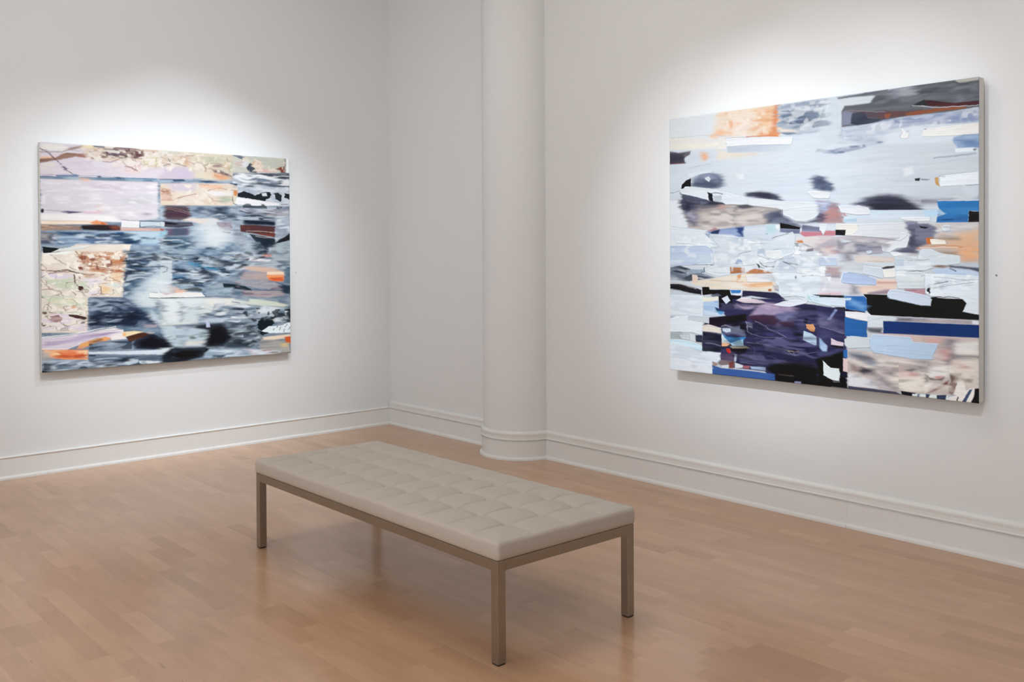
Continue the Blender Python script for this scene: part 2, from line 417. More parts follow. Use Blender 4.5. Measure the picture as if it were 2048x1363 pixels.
        if c2[0] >= 0:
            B = lin255(c2); t = fld(mott if tex == 1 else streak)[..., None]
            col = A * (1 - t) + B * t
        else: col = np.broadcast_to(A, X.shape + (3,))
        col = col * (1 + .05 * fld(grain)[..., None] + .035 * (fld(streak)[..., None] - .5))
        img[sl] = img[sl] * (1 - al[..., None]) + col * al[..., None]
        if thick:
            ridge = np.exp(-((sd - 4) / 3.2) ** 2)
            drag = np.clip(1.2 - abs(sd + 1.0) / 2.2, 0, 1) * np.clip((fld(streak) - .6) / .3, 0, 1) * .32      # dark pigment dragged along the knife edge
            img[sl] = img[sl] * (1 - drag[..., None]) + np.array((.10, .12, .17)) * drag[..., None]
            hgt[sl] = np.maximum(hgt[sl] * (1 - .7 * al), 0) + al * (.45 + .3 * (fld(streak) - .5)) + ridge * .4 * al
        elif so < 4: hgt[sl] = hgt[sl] * (1 - .4 * al) + .12 * al * fld(streak)
    hgt += .06 * streak
    return np.clip(img, 0, 1), hgt

LEFT_STROKES = [
[0,154,169,180,99,119,140,1.4,0,1,0,-10,-1,2007,-1,2010,2003,-8,2001],
[0,205,198,202,201,192,200,1.4,0,0,0,-8,-6,1021,-23,1018,262,-4,295],
[0,207,197,181,200,182,167,18.4,0,1,0,296,-3,1021,-18,1019,208,762,206,704,121,363,137,309,64],
[0,213,192,185,209,200,201,18.4,0,1,0,475,137,755,135,754,224,502,231],
[0,192,180,194,207,201,207,27.6,0,1,0,227,146,503,135,467,241,193,241],
[0,212,211,203,224,221,216,13.8,0,0,0,5,13,175,7,175,66,11,71],
[0,208,204,192,-1,-1,-1,13.8,0,0,0,29,185,88,173,81,223,9,236],
[0,223,174,138,-1,-1,-1,9.2,0,0,0,-3,130,95,118,88,133,-3,150],
[0,115,87,81,141,109,93,6.9,3.1,0,0,-3,146,108,130,161,88,188,78,323,84,395,122,322,114,255,106,161,138,68,162,-3,186],
[0,149,107,92,-1,-1,-1,6.9,0,0,0,241,90,323,80,391,122,336,113,255,111],
[0,138,116,109,-1,-1,-1,9.2,0,0,0,158,72,208,34,303,7,282,31,208,53],
[1,146,137,143,-1,-1,-1,9.2,7.3,0,0,1,84,69,84,141,75],
[1,77,65,75,-1,-1,-1,4.6,6.1,0,0,-2,57,46,78,121,158,186,233,253,284],
[1,80,76,101,-1,-1,-1,9.2,9.8,0,0,140,190,180,229],
[1,182,128,124,-1,-1,-1,9.2,4.9,0,0,266,296,321,314],
[0,217,205,166,-1,-1,-1,13.8,0,0,0,289,6,378,-1,364,30,296,31],
[0,102,103,111,136,136,140,6.9,0,0,0,365,-3,455,-3,455,18,378,14],
[0,99,82,88,163,142,131,6.9,8.5,1,0,433,63,504,23,546,-6,661,-7,749,17,756,82,653,99,574,74,475,86],
[0,63,61,79,-1,-1,-1,9.2,3.7,0,0,503,53,546,37,596,70,524,75],
[0,93,63,63,-1,-1,-1,9.2,3.7,0,0,676,27,720,10,748,78,690,83],
[1,138,105,90,-1,-1,-1,6.9,5.5,0,0,440,140,489,141,574,109,616,167,718,217],
[1,145,114,98,-1,-1,-1,6.9,6.1,0,0,602,172,660,181,674,211],
[1,154,131,120,-1,-1,-1,4.6,3.1,0,0,711,165,733,119],
[0,205,197,169,-1,-1,-1,23,0,0,0,741,83,868,65,882,136,762,144],
[1,113,96,112,-1,-1,-1,4.6,4.3,0,0,897,153,943,132,999,130],
[1,92,74,77,-1,-1,-1,6.9,5.5,0,0,935,83,973,116],
[1,187,143,120,-1,-1,-1,9.2,3.7,0,0,705,20,868,7],
[1,59,73,99,-1,-1,-1,2.3,3.1,0,0,-1,281,87,279],
[1,59,73,99,-1,-1,-1,2.3,3.1,0,0,-1,295,87,291],
[0,80,98,129,131,149,174,6.9,1.8,0,0,107,278,253,265,273,277,253,290,113,296],
[1,136,147,167,-1,-1,-1,4.6,3.1,0,0,253,278,417,270,530,277],
[0,60,74,103,-1,-1,-1,6.9,0,0,0,431,276,428,280,422,283,414,284,406,284,399,281,397,278,400,275,406,272,414,270,422,271,428,273],
[1,74,100,131,-1,-1,-1,6.9,7.9,0,0,530,277,615,280,791,277,1018,271],
[1,121,165,187,-1,-1,-1,4.6,4.3,0,0,608,276,688,285,866,278],
[0,45,69,97,-1,-1,-1,9.2,0,0,0,572,278,570,283,563,286,554,287,546,287,539,284,537,280,539,276,546,273,555,272,564,272,570,275],
[0,207,202,206,199,193,200,9.2,0,0,0,-1,319,858,302,855,646,569,679,2,670],
[0,196,184,198,-1,-1,-1,27.6,0,0,0,348,334,644,344,607,399,465,414,361,367],
[0,190,191,194,-1,-1,-1,32.2,0,0,0,571,453,790,426,826,531,642,555],
[0,217,176,158,-1,-1,-1,16.1,0,0,0,334,309,331,315,321,320,307,322,293,322,283,318,280,312,283,306,293,301,307,299,321,299,331,303],
[0,213,180,160,-1,-1,-1,20.7,0,0,0,450,561,447,574,439,584,428,587,418,584,411,575,408,562,411,549,418,540,429,536,439,539,447,548],
[0,158,155,166,-1,-1,-1,13.8,0,0,0,795,601,791,608,781,612,766,614,751,613,740,609,736,603,740,597,751,592,766,590,781,591,792,595],
[0,225,224,221,-1,-1,-1,13.8,0,0,0,3,617,359,615,534,628,569,679,2,679],
[0,31,34,42,-1,-1,-1,4.6,1.8,0,0,23,594,22,604,18,611,12,614,7,611,3,604,2,594,3,584,7,577,13,574,18,577,22,584],
[1,67,69,90,-1,-1,-1,2.3,2.4,0,0,22,587,190,595],
[0,75,74,100,-1,-1,-1,4.6,0,0,0,137,601,190,591,304,598,190,615],
[0,212,182,195,-1,-1,-1,13.8,0,0,0,304,591,428,586,414,607,318,609],
[0,224,194,167,230,216,197,6.9,0,0,0,2,681,358,671,476,703,2,712],
[0,219,145,98,-1,-1,-1,9.2,0,0,0,345,688,386,666,462,694,476,707,358,709],
[0,203,95,47,-1,-1,-1,6.9,0,0,0,421,680,469,703,427,708],
[0,103,82,78,162,140,126,6.9,3.7,0,0,2,712,283,719,289,760,4,767],
[0,20,10,18,45,29,34,9.2,0,0,0,283,715,413,706,540,710,570,724,570,757,462,761,289,757],
[0,126,67,51,79,45,42,13.8,0,0,0,497,715,570,718,570,757,497,751],
[0,83,114,148,165,185,203,9.2,1.8,0,0,4,774,892,760,898,896,3,890],
[0,147,168,186,113,139,165,18.4,0,1,0,89,773,497,784,497,819,89,806],
[0,135,131,132,166,161,161,23,0,1,0,4,786,95,793,81,873,3,883],
[0,177,197,208,161,186,201,16.1,0,0,0,597,766,895,762,894,878,712,879,610,835],
[0,50,68,104,84,108,142,16.1,0,1,0,268,838,357,822,468,832,510,862,357,882],
[0,50,74,107,-1,-1,-1,13.8,0,0,0,524,853,712,850,708,872,539,875],
[0,60,114,161,-1,-1,-1,6.9,0,0,0,532,773,589,773,582,801,546,812],
[0,52,80,112,-1,-1,-1,18.4,0,0,0,109,774,262,779,221,805,115,797],
[0,191,204,214,-1,-1,-1,13.8,0,0,0,262,800,497,819,461,832,262,825],
[0,219,219,220,-1,-1,-1,1.4,0,0,1,576,670,710,669,709,731,572,729],
[0,189,201,208,-1,-1,-1,1.4,0,0,1,717,676,900,679,911,699,892,719,721,722],
[0,208,185,176,194,149,132,6.9,0,0,0,568,731,892,733,892,758,568,759],
[1,42,46,58,-1,-1,-1,1.4,3.1,0,0,578,660,626,665,714,667],
[1,42,46,57,-1,-1,-1,4.6,5.5,0,0,714,667,825,666,994,677],
[1,121,134,146,-1,-1,-1,1.4,2.4,0,0,712,667,712,729],
[1,49,54,65,-1,-1,-1,4.6,4.3,0,0,735,721,817,711,907,721],
[0,205,194,177,196,183,166,6.9,0,1,0,880,-12,1482,-10,1489,226,877,270],
[0,190,177,191,-1,-1,-1,18.4,0,0,0,878,172,924,151,1078,145,1148,182,1140,257,877,274],
[0,185,172,188,-1,-1,-1,18.4,0,0,0,1046,188,1109,175,1124,238,1069,232],
[0,187,185,172,-1,-1,-1,13.8,0,0,0,880,-3,1033,-6,1032,26,880,33],
[0,212,184,158,206,196,176,18.4,0,1,0,1188,188,1447,200,1480,246,1227,260],
[1,111,87,91,-1,-1,-1,6.9,6.7,0,0,894,153,932,132,970,121,1031,124,1090,138],
[1,61,54,62,-1,-1,-1,6.9,6.1,0,0,940,82,955,108,978,120],
[0,186,146,121,200,167,144,18.4,0,1,0,1032,53,1110,56,1098,130,1051,115],
[1,132,111,99,-1,-1,-1,4.6,5.5,0,0,1094,38,1146,32],
[1,116,103,91,-1,-1,-1,4.6,4.9,0,0,1236,125,1285,97,1350,90,1399,110],
[0,101,83,91,133,114,118,9.2,3.1,0,0,1316,157,1382,162,1431,187,1476,219,1390,209,1320,185],
[0,207,154,116,-1,-1,-1,16.1,0,0,0,1316,185,1381,195,1455,233,1365,254,1316,227],
[1,138,117,100,-1,-1,-1,9.2,5.5,0,0,1204,151,1244,134,1244,176],
[0,175,181,154,-1,-1,-1,23,0,0,0,1391,55,1381,68,1354,80,1317,86,1281,85,1254,77,1245,65,1254,51,1281,40,1318,34,1354,35,1381,42],
[0,174,179,157,-1,-1,-1,27.6,0,0,0,1515,112,1508,140,1489,162,1464,171,1439,165,1421,146,1415,118,1422,90,1440,68,1465,59,1490,64,1508,84],
[0,205,169,131,-1,-1,-1,13.8,0,0,0,1438,107,1436,126,1431,140,1423,146,1416,141,1410,128,1408,109,1411,91,1416,76,1424,71,1431,75,1436,89],
[0,147,124,117,-1,-1,-1,9.2,0,0,0,1390,115,1385,123,1370,129,1349,133,1329,132,1314,128,1309,121,1314,113,1329,106,1349,103,1370,104,1385,108],
[0,193,192,180,180,182,170,4.6,0,0,0,1478,-6,1686,-7,1961,-6,1960,146,1624,176,1481,172],
[0,67,77,89,121,129,142,4.6,2.4,0,0,1476,-6,1541,-5,1609,25,1600,40,1549,32,1491,12],
[0,204,207,209,-1,-1,-1,11.5,0,1,0,1532,54,1625,43,1599,116,1540,110],
[0,59,67,80,-1,-1,-1,2.3,1.2,0,0,1601,123,1632,68,1664,83,1695,164,1624,161],
[0,212,164,131,-1,-1,-1,16.1,0,0,0,1733,73,1728,90,1713,104,1694,109,1674,106,1660,95,1655,79,1660,61,1675,48,1694,42,1714,46,1728,57],
[0,213,175,165,-1,-1,-1,13.8,0,0,0,1711,118,1860,128,1851,152,1702,152],
[0,123,62,43,-1,-1,-1,6.9,3.1,0,0,1869,115,1913,90,1954,83,1962,147,1922,150,1904,123],
[1,105,54,39,-1,-1,-1,2.3,3.7,0,0,1957,-1,1953,83],
[0,178,143,135,203,198,188,11.5,0,1,0,1499,66,1566,51,1557,99,1507,112],
[0,229,234,230,-1,-1,-1,2.3,0,0,0,1966,-8,2002,-4,2001,148,1965,145],
[1,80,53,44,-1,-1,-1,1.4,4.3,0,0,1664,-1,1690,0],
[0,180,189,197,81,93,107,4.6,2.4,0,0,1479,175,2001,146,2000,305,1478,321],
[0,215,219,223,-1,-1,-1,6.9,1.8,0,0,1531,179,1684,186,1903,214,2001,226,2000,256,1771,222,1598,210,1514,206],
[0,50,58,70,101,111,123,4.6,4.9,1,0,1624,167,1789,166,2001,160,2001,217,1895,208,1771,181],
[0,64,79,100,124,138,153,11.5,0,0,0,1514,215,1667,211,1841,235,1736,260,1598,239],
[0,48,60,72,-1,-1,-1,13.8,0,0,0,1950,259,1945,275,1934,288,1919,293,1904,290,1893,278,1889,262,1893,245,1904,232,1919,227,1935,231,1946,242],
[0,138,153,168,193,201,207,9.2,0,0,0,1480,283,1598,277,1770,287,1858,302,1480,321],
[0,205,210,217,160,170,182,6.9,0,1,0,1476,316,2002,295,2002,486,1474,502],
[0,18,26,33,-1,-1,-1,2.3,8.5,0,0,1521,371,1572,354,1614,366,1683,387,1752,355,1814,351,1824,400,1760,446,1648,429,1521,411],
[0,31,39,46,-1,-1,-1,2.3,7.3,0,0,1847,361,1893,354,1922,387,1912,450,1871,418],
[0,20,30,37,-1,-1,-1,2.3,6.1,0,0,1945,352,2001,364,2001,423,1947,400],
[1,32,40,47,-1,-1,-1,2.3,5.5,0,0,1915,470,1982,467],
[1,46,56,66,-1,-1,-1,2.3,4.3,0,0,1673,474,1734,491,1769,485],
[0,226,226,227,-1,-1,-1,1.4,1.2,0,1,1483,415,1648,429,1769,449,1897,461,1901,485,1682,494,1495,485],
[0,202,209,214,-1,-1,-1,4.6,0,0,0,1735,366,1778,359,1787,392,1743,394],
[0,210,198,185,205,190,171,6.9,0,1,0,877,315,1187,297,1476,283,1521,328,1516,413,1478,504,875,516],
[0,216,178,151,-1,-1,-1,16.1,0,0,0,1187,303,1389,307,1380,344,1202,334],
[0,191,181,190,-1,-1,-1,20.7,0,0,0,922,312,1171,299,1154,373,968,382],
[0,217,213,211,-1,-1,-1,9.2,0,0,0,1250,369,1479,358,1471,406,1314,412],
[0,165,174,150,-1,-1,-1,20.7,0,0,0,1466,439,1459,456,1439,468,1412,474,1385,470,1366,459,1359,443,1366,426,1386,414,1413,408,1439,411,1459,423],
[1,157,114,86,-1,-1,-1,6.9,4.3,0,0,1187,308,1267,308],
[1,145,105,84,-1,-1,-1,4.6,5.5,0,0,967,472,1029,438,1091,420,1162,399],
[1,165,121,91,-1,-1,-1,4.6,4.9,0,0,1218,393,1282,351,1364,332,1430,347,1517,349],
[0,196,130,80,-1,-1,-1,6.9,0,0,0,1484,353,1520,349,1514,404,1487,398],
[0,174,133,114,208,186,172,9.2,4.9,1,0,877,350,952,365,967,472,876,480],
[1,170,132,116,-1,-1,-1,6.9,4.3,0,0,1266,414,1314,459,1379,461],
[1,33,45,50,-1,-1,-1,4.6,4.9,0,0,1475,415,1480,476,1512,489],
[1,73,100,127,-1,-1,-1,6.9,7.3,0,0,877,274,969,269],
[0,48,73,97,-1,-1,-1,6.9,1.8,0,0,969,267,1061,264,1081,281,984,289],
[1,104,122,142,-1,-1,-1,4.6,3.1,0,0,1092,276,1179,276],
[0,45,68,93,-1,-1,-1,6.9,1.2,0,0,1175,272,1283,264,1348,276,1251,288],
[1,124,135,153,-1,-1,-1,4.6,3.1,0,0,1348,276,1480,278],
[0,61,76,96,-1,-1,-1,6.9,1.8,0,0,1447,277,1522,281,1513,305,1463,292],
[0,127,144,161,172,186,196,4.6,0,1,0,875,525,2002,491,1997,1080,870,1066],
[0,97,115,134,151,165,178,13.8,0,1,0,1106,517,1495,508,2000,496,1999,648,1527,677,1361,634,1121,612],
[0,56,44,50,86,70,79,11.5,0,0,0,906,518,1098,517,1117,567,1121,617,1058,655,904,649],
[1,143,118,117,-1,-1,-1,4.6,3.1,0,0,921,532,1028,551,1113,581],
[0,68,41,58,-1,-1,-1,13.8,0,0,0,935,581,1105,585,1105,613,935,617],
[0,50,63,81,88,104,122,13.8,0,0,0,1330,525,1428,513,1428,557,1444,604,1378,568],
[0,68,84,105,-1,-1,-1,18.4,0,0,0,1185,519,1329,556,1264,595,1137,566],
[0,56,71,91,-1,-1,-1,18.4,0,0,0,1394,586,1494,574,1494,621,1411,623],
[0,65,86,112,-1,-1,-1,18.4,0,0,0,1647,589,1794,575,1794,624,1663,627],
[0,215,202,186,207,196,196,9.2,0,0,0,1046,652,1105,633,1345,634,1349,681,1223,694,1144,671],
[0,180,193,201,161,177,188,32.2,0,0,0,1128,713,1345,662,1501,744,1483,866,1342,951,1182,895,1135,804],
[0,201,206,207,-1,-1,-1,27.6,0,0,0,1248,627,1345,634,1344,755,1279,775,1207,739],
[0,61,61,74,103,103,118,6.9,3.1,0,0,874,663,1128,671,1144,703,1026,725,904,718],
[0,8,13,20,-1,-1,-1,6.9,0,0,0,904,667,1027,685,996,697,911,697],
[0,102,83,105,66,78,99,11.5,0,1,0,911,734,1104,724,1096,795,918,808],
[0,39,63,87,100,128,148,18.4,0,1,0,895,806,1103,813,1150,932,1024,930,902,900],
[0,18,42,64,-1,-1,-1,16.1,0,0,0,918,864,1040,868,1025,900,925,896],
[0,191,200,204,-1,-1,-1,1.4,0,0,1,874,672,908,676,904,717,874,713],
[0,144,189,206,-1,-1,-1,11.5,0,0,0,873,762,919,761,903,806,873,807],
[0,159,87,77,-1,-1,-1,6.9,0,0,0,873,735,904,739,896,757,873,753],
[0,127,113,127,178,179,188,6.9,4.3,1,0,1335,667,1460,650,1476,744,1409,766,1360,736],
[1,79,90,102,-1,-1,-1,6.9,4.3,0,0,1223,743,1271,745],
[0,78,88,98,-1,-1,-1,4.6,0,0,0,1377,755,1459,763,1451,777,1393,775],
[1,95,106,119,-1,-1,-1,9.2,4.9,0,0,1246,792,1295,793],
[0,124,136,150,166,176,184,11.5,3.1,0,0,1477,669,1552,681,1593,818,1558,951,1492,791],
[0,35,51,65,70,86,102,9.2,3.1,0,0,1561,653,1646,637,1855,656,1859,690,1569,686],
[0,84,42,38,67,46,54,6.9,1.8,0,0,1542,688,1680,684,1858,698,1857,808,1679,775,1543,754],
[1,183,160,154,-1,-1,-1,4.6,4.9,0,0,1598,747,1714,748,1846,760],
[0,23,37,48,52,66,78,6.9,0,0,0,1619,775,1749,798,1857,821,1856,874,1679,858],
[1,185,173,172,-1,-1,-1,4.6,4.3,0,0,1679,799,1748,812,1819,812],
[0,116,56,46,-1,-1,-1,9.2,0,0,0,1679,770,1854,773,1854,802,1731,788],
[0,46,59,72,86,102,116,18.4,0,1,0,1644,866,1853,865,1782,971,1678,980],
[0,179,189,200,149,159,173,9.2,0,1,0,1860,593,2001,589,2000,771,1907,826,1861,855],
[0,22,25,34,-1,-1,-1,6.9,1.2,0,0,2002,756,2002,837,1889,867,1858,867,1898,830,1952,801],
[0,170,184,191,138,154,165,6.9,0,1,0,1791,899,1889,869,2002,837,2001,992,1808,981],
[1,5,5,14,-1,-1,-1,4.6,6.1,0,0,1774,870,1765,913,1758,952],
[1,202,219,223,-1,-1,-1,2.3,4.9,0,0,1776,875,1772,894],
[0,131,138,152,172,167,174,9.2,3.7,1,0,1545,521,1830,507,2000,511,1999,575,1829,599,1595,576],
[0,133,95,108,-1,-1,-1,13.8,0,0,0,1760,519,1821,512,1834,574,1777,568],
[1,211,213,217,-1,-1,-1,4.6,5.5,0,0,1549,533,1621,563],
[0,84,61,79,167,156,162,4.6,4.9,0,0,1499,979,1575,978,1643,990,1626,1028,1507,1027],
[0,189,133,115,-1,-1,-1,9.2,0,0,0,1747,971,1817,981,1808,1005,1729,1000],
[0,145,167,184,64,88,113,18.4,0,1,0,872,932,1261,914,1492,866,1490,1039,871,1033],
[0,220,222,221,-1,-1,-1,4.6,0,0,0,916,995,962,990,962,1034,916,1033],
[0,133,154,172,82,105,129,9.2,0,1,0,583,929,1025,930,1016,1877,575,1841],
[0,218,208,194,228,220,206,6.9,2,1,0,4,965,160,938,247,884,646,882,621,995,589,1165,581,1367,326,1359,316,1673,-2,1651],
[0,197,207,183,-1,-1,-1,23,0,1,0,72,1189,193,1183,200,1256,100,1271],
[0,193,204,181,-1,-1,-1,20.7,0,0,0,250,1258,244,1271,228,1281,207,1284,185,1279,169,1269,164,1255,170,1242,185,1232,207,1229,229,1233,245,1244],
[0,225,223,192,-1,-1,-1,27.6,0,0,0,278,1396,264,1409,224,1417,169,1418,116,1412,77,1401,63,1387,77,1374,116,1365,170,1364,224,1370,264,1381],
[0,200,211,190,-1,-1,-1,20.7,0,0,0,285,1414,280,1423,263,1429,242,1431,220,1427,204,1420,198,1411,204,1402,220,1396,242,1394,264,1398,280,1405],
[0,225,214,221,-1,-1,-1,13.8,0,0,0,331,1279,413,1272,420,1346,338,1343],
[0,228,198,158,-1,-1,-1,20.7,0,0,0,497,1153,581,1136,581,1230,512,1219],
[0,218,176,143,222,204,183,18.4,0,1,0,334,957,591,948,581,1127,288,1131],
[0,205,216,211,-1,-1,-1,18.4,0,0,0,550,1257,545,1267,534,1273,519,1275,503,1272,492,1265,488,1256,493,1246,504,1240,519,1238,534,1241,545,1248],
[0,229,191,138,-1,-1,-1,20.7,0,0,0,473,1292,469,1311,457,1324,442,1329,427,1323,416,1309,413,1290,417,1272,428,1259,443,1254,458,1260,469,1274],
[0,226,218,222,-1,-1,-1,13.8,0,0,0,273,1194,406,1188,421,1244,331,1260],
[0,215,207,223,-1,-1,-1,13.8,0,0,0,9,1134,230,1157,172,1183,16,1188],
[0,224,220,201,236,231,231,13.8,0,1,0,6,1509,284,1579,305,1636,12,1635],
[1,117,85,78,-1,-1,-1,4.6,7.9,0,0,3,1107,87,1118,172,1106,259,1141,347,1157,421,1144],
[1,122,93,86,-1,-1,-1,4.6,5.9,0,0,2,1172,58,1140,143,1126,223,1125],
[1,151,90,67,-1,-1,-1,4.6,7.9,0,0,259,1089,332,1104,392,1100,482,1120,589,1134],
[1,127,96,87,-1,-1,-1,4.6,3.9,0,0,60,974,116,1024,173,1065,237,1113],
[1,152,99,72,-1,-1,-1,4.6,7.2,0,0,239,947,275,993,296,1030,259,1089],
[1,166,110,82,-1,-1,-1,4.6,5.9,0,0,311,993,363,1021,408,1008,468,976,560,958],
[1,169,115,86,-1,-1,-1,4.6,5.3,0,0,318,1039,392,1059,468,1032,544,1018],
[1,97,68,66,-1,-1,-1,4.6,5.9,0,0,228,1152,232,1230,258,1262,272,1290],
[1,96,68,65,-1,-1,-1,4.6,4.6,0,0,298,1245,316,1255,338,1281,391,1251,419,1272,424,1309,416,1341],
[1,145,117,107,-1,-1,-1,4.6,4.6,0,0,2,1188,23,1233,57,1270,92,1289,78,1324,56,1368,38,1457],
[1,162,134,121,-1,-1,-1,4.6,5.3,0,0,1,1281,50,1274,128,1295],
[1,106,80,76,-1,-1,-1,4.6,5.3,0,0,199,1283,235,1332],
[1,91,59,61,-1,-1,-1,4.6,5.3,0,0,55,1476,112,1490,190,1503],
[1,124,91,89,-1,-1,-1,4.6,3.9,0,0,129,1570,161,1595,193,1621],
[1,167,124,104,-1,-1,-1,4.6,4.6,0,0,391,1151,466,1171,542,1220,581,1230],
[1,154,122,111,-1,-1,-1,4.6,3.9,0,0,7,1054,38,1099,41,1126],
[1,133,101,92,-1,-1,-1,4.6,6.6,0,0,244,1148,273,1185],
[1,185,138,121,-1,-1,-1,4.6,4.6,0,0,361,1243,421,1240,466,1236],
[1,155,117,104,-1,-1,-1,4.6,3.9,0,0,30,1197,40,1233],
[1,110,76,77,-1,-1,-1,4.6,4.6,0,0,220,1457,241,1476,274,1507],
[1,172,142,126,-1,-1,-1,4.6,3.9,0,0,54,1592,75,1621],
[0,86,57,57,-1,-1,-1,4.6,3.3,0,0,35,1480,33,1486,26,1491,18,1492,10,1490,4,1485,1,1478,4,1472,10,1468,18,1467,27,1469,33,1474],
[0,87,58,58,-1,-1,-1,4.6,3.3,0,0,34,1579,32,1587,25,1594,17,1596,9,1593,3,1586,1,1577,3,1568,9,1562,17,1560,26,1563,32,1570],
[0,81,53,52,-1,-1,-1,4.6,3.3,0,0,291,1279,288,1286,281,1291,272,1293,262,1291,256,1285,253,1278,256,1271,263,1265,272,1264,282,1266,289,1272],
[0,84,56,56,-1,-1,-1,4.6,3.3,0,0,154,1485,153,1489,148,1492,142,1493,135,1491,130,1488,129,1483,131,1479,135,1476,142,1475,148,1476,153,1480],
[0,85,56,56,-1,-1,-1,4.6,3.3,0,0,36,1343,34,1347,27,1349,18,1350,9,1348,2,1346,0,1342,2,1338,9,1336,18,1335,27,1337,34,1340],
[0,85,56,56,-1,-1,-1,4.6,3.3,0,0,118,1524,115,1529,104,1533,90,1533,76,1531,66,1527,62,1521,66,1516,76,1513,90,1512,104,1514,115,1519],
[0,85,56,56,-1,-1,-1,4.6,3.3,0,0,150,1540,146,1546,137,1550,125,1551,113,1548,104,1543,101,1537,105,1531,113,1527,126,1526,138,1528,146,1533],
[0,86,57,57,-1,-1,-1,4.6,3.3,0,0,114,1556,111,1561,102,1564,90,1565,78,1563,69,1558,66,1553,69,1548,78,1544,90,1543,102,1546,111,1550],
[0,84,55,55,-1,-1,-1,4.6,3.3,0,0,229,1512,226,1518,217,1522,204,1523,192,1520,183,1516,180,1510,183,1504,192,1500,205,1499,217,1501,226,1506],
[0,83,55,55,-1,-1,-1,4.6,3.3,0,0,290,1534,285,1540,273,1543,255,1544,238,1541,225,1536,220,1530,225,1524,238,1521,255,1520,273,1523,286,1528],
[0,83,55,55,-1,-1,-1,4.6,3.3,0,0,314,1546,311,1551,303,1555,292,1556,281,1554,273,1549,270,1544,273,1538,281,1535,292,1534,303,1536,311,1540],
[0,84,55,55,-1,-1,-1,4.6,3.3,0,0,305,1581,302,1585,295,1588,285,1589,276,1587,269,1583,266,1578,269,1574,276,1571,286,1570,295,1572,302,1576],
[0,227,138,86,-1,-1,-1,11.5,0,0,0,224,1453,222,1465,218,1474,212,1478,206,1474,202,1464,201,1452,202,1439,207,1430,213,1427,218,1430,222,1440],
[0,109,68,71,207,176,172,4.6,5.3,1,0,55,1512,154,1499,168,1536,97,1568,62,1548],
[0,232,236,231,-1,-1,-1,6.9,0,0,0,11,956,231,946,174,970,18,974],
[0,5,27,39,-1,-1,-1,4.6,2.6,0,0,553,997,590,993,615,1007,621,1041,575,1044,555,1028],
[0,58,77,97,115,134,154,11.5,5.3,1,0,622,967,843,997,843,1064,660,1043],
[0,49,70,93,-1,-1,-1,16.1,3.9,0,0,652,1109,802,1116,778,1159,659,1142],
[0,58,80,101,111,135,156,16.1,3.9,1,0,589,1146,762,1178,713,1262,603,1316,587,1353],
[0,184,198,206,165,183,195,23,0,0,0,811,968,966,988,962,1484,711,1453,603,1367,721,1253,810,1131],
[0,204,215,217,-1,-1,-1,23,0,0,0,681,1356,776,1312,954,1406,937,1482,735,1454],
[0,218,225,227,-1,-1,-1,4.6,0,0,0,651,1128,691,1129,690,1146,651,1145],
[0,113,133,151,141,160,175,9.2,2.6,0,0,779,1044,924,1085,928,1133,859,1113],
[1,82,103,123,-1,-1,-1,6.9,3.9,0,0,811,1054,883,1084,928,1099,919,1133],
[0,49,66,91,121,138,161,9.2,3.3,1,0,329,1354,587,1367,703,1471,786,1533,891,1635,773,1652,538,1637,342,1643,327,1490],
[0,37,54,78,86,105,131,16.1,0,1,0,329,1453,540,1501,570,1596,343,1620],
[0,7,5,24,-1,-1,-1,13.8,0,0,0,574,1550,632,1515,786,1537,774,1580,616,1588],
[0,41,58,85,-1,-1,-1,18.4,0,0,0,617,1467,695,1480,798,1552,878,1634,758,1608],
[0,189,203,212,-1,-1,-1,13.8,0,0,0,345,1371,434,1403,389,1428,337,1417],
[0,178,164,175,136,131,149,9.2,0,1,0,734,1625,854,1633,846,1656,741,1650],
[0,136,156,173,-1,-1,-1,18.4,0,0,0,844,1401,888,1432,915,1607,879,1576,855,1498],
[0,78,98,120,-1,-1,-1,18.4,0,0,0,876,1455,874,1470,867,1480,859,1484,851,1479,845,1468,843,1454,846,1440,852,1429,860,1426,868,1430,874,1441],
[0,198,211,216,182,199,208,13.8,0,0,0,807,1495,855,1556,985,1650,984,1719,918,1714,774,1551],
[0,210,200,218,236,229,231,4.6,1.3,0,0,-3,1696,167,1690,313,1666,515,1642,581,1663,584,1746,476,1740,386,1724,253,1779,166,1813,-4,1799],
[0,170,152,184,197,184,208,11.5,0,0,0,11,1728,167,1726,283,1700,462,1678,538,1679,462,1704,253,1742,95,1766,11,1764],
[1,245,251,251,-1,-1,-1,4.6,5.9,0,0,4,1692,167,1681,313,1659,432,1639,523,1631],
[1,90,106,112,-1,-1,-1,2.3,2.6,0,0,283,1671,387,1664,569,1660],
[1,38,52,59,-1,-1,-1,1.4,2.6,0,0,447,1637,508,1628,523,1640],
[0,243,236,234,-1,-1,-1,6.9,0,0,0,484,1713,584,1691,603,1749,522,1753,491,1760],
[0,242,227,184,238,214,166,6.9,0,0,0,576,1683,662,1680,729,1692,717,1700,607,1729,576,1721],
[0,245,189,129,-1,-1,-1,6.9,0,0,0,576,1691,600,1691,595,1720,576,1717],
[0,107,126,148,157,174,189,9.2,2.6,1,0,341,1772,484,1750,646,1754,661,1858,326,1844],
[0,236,171,106,219,160,124,4.6,1.3,0,0,238,1809,268,1766,341,1738,446,1717,488,1733,461,1756,386,1763,326,1789,282,1813],
[0,142,108,74,-1,-1,-1,9.2,0,0,0,341,1753,416,1731,431,1744,356,1764],
[0,27,34,50,51,60,77,9.2,0,0,0,645,1800,717,1705,813,1715,918,1782,967,1849,811,1863,676,1845],
[0,70,37,25,89,54,39,2.3,2,0,0,603,1729,717,1698,785,1705,757,1734,622,1781,615,1760],
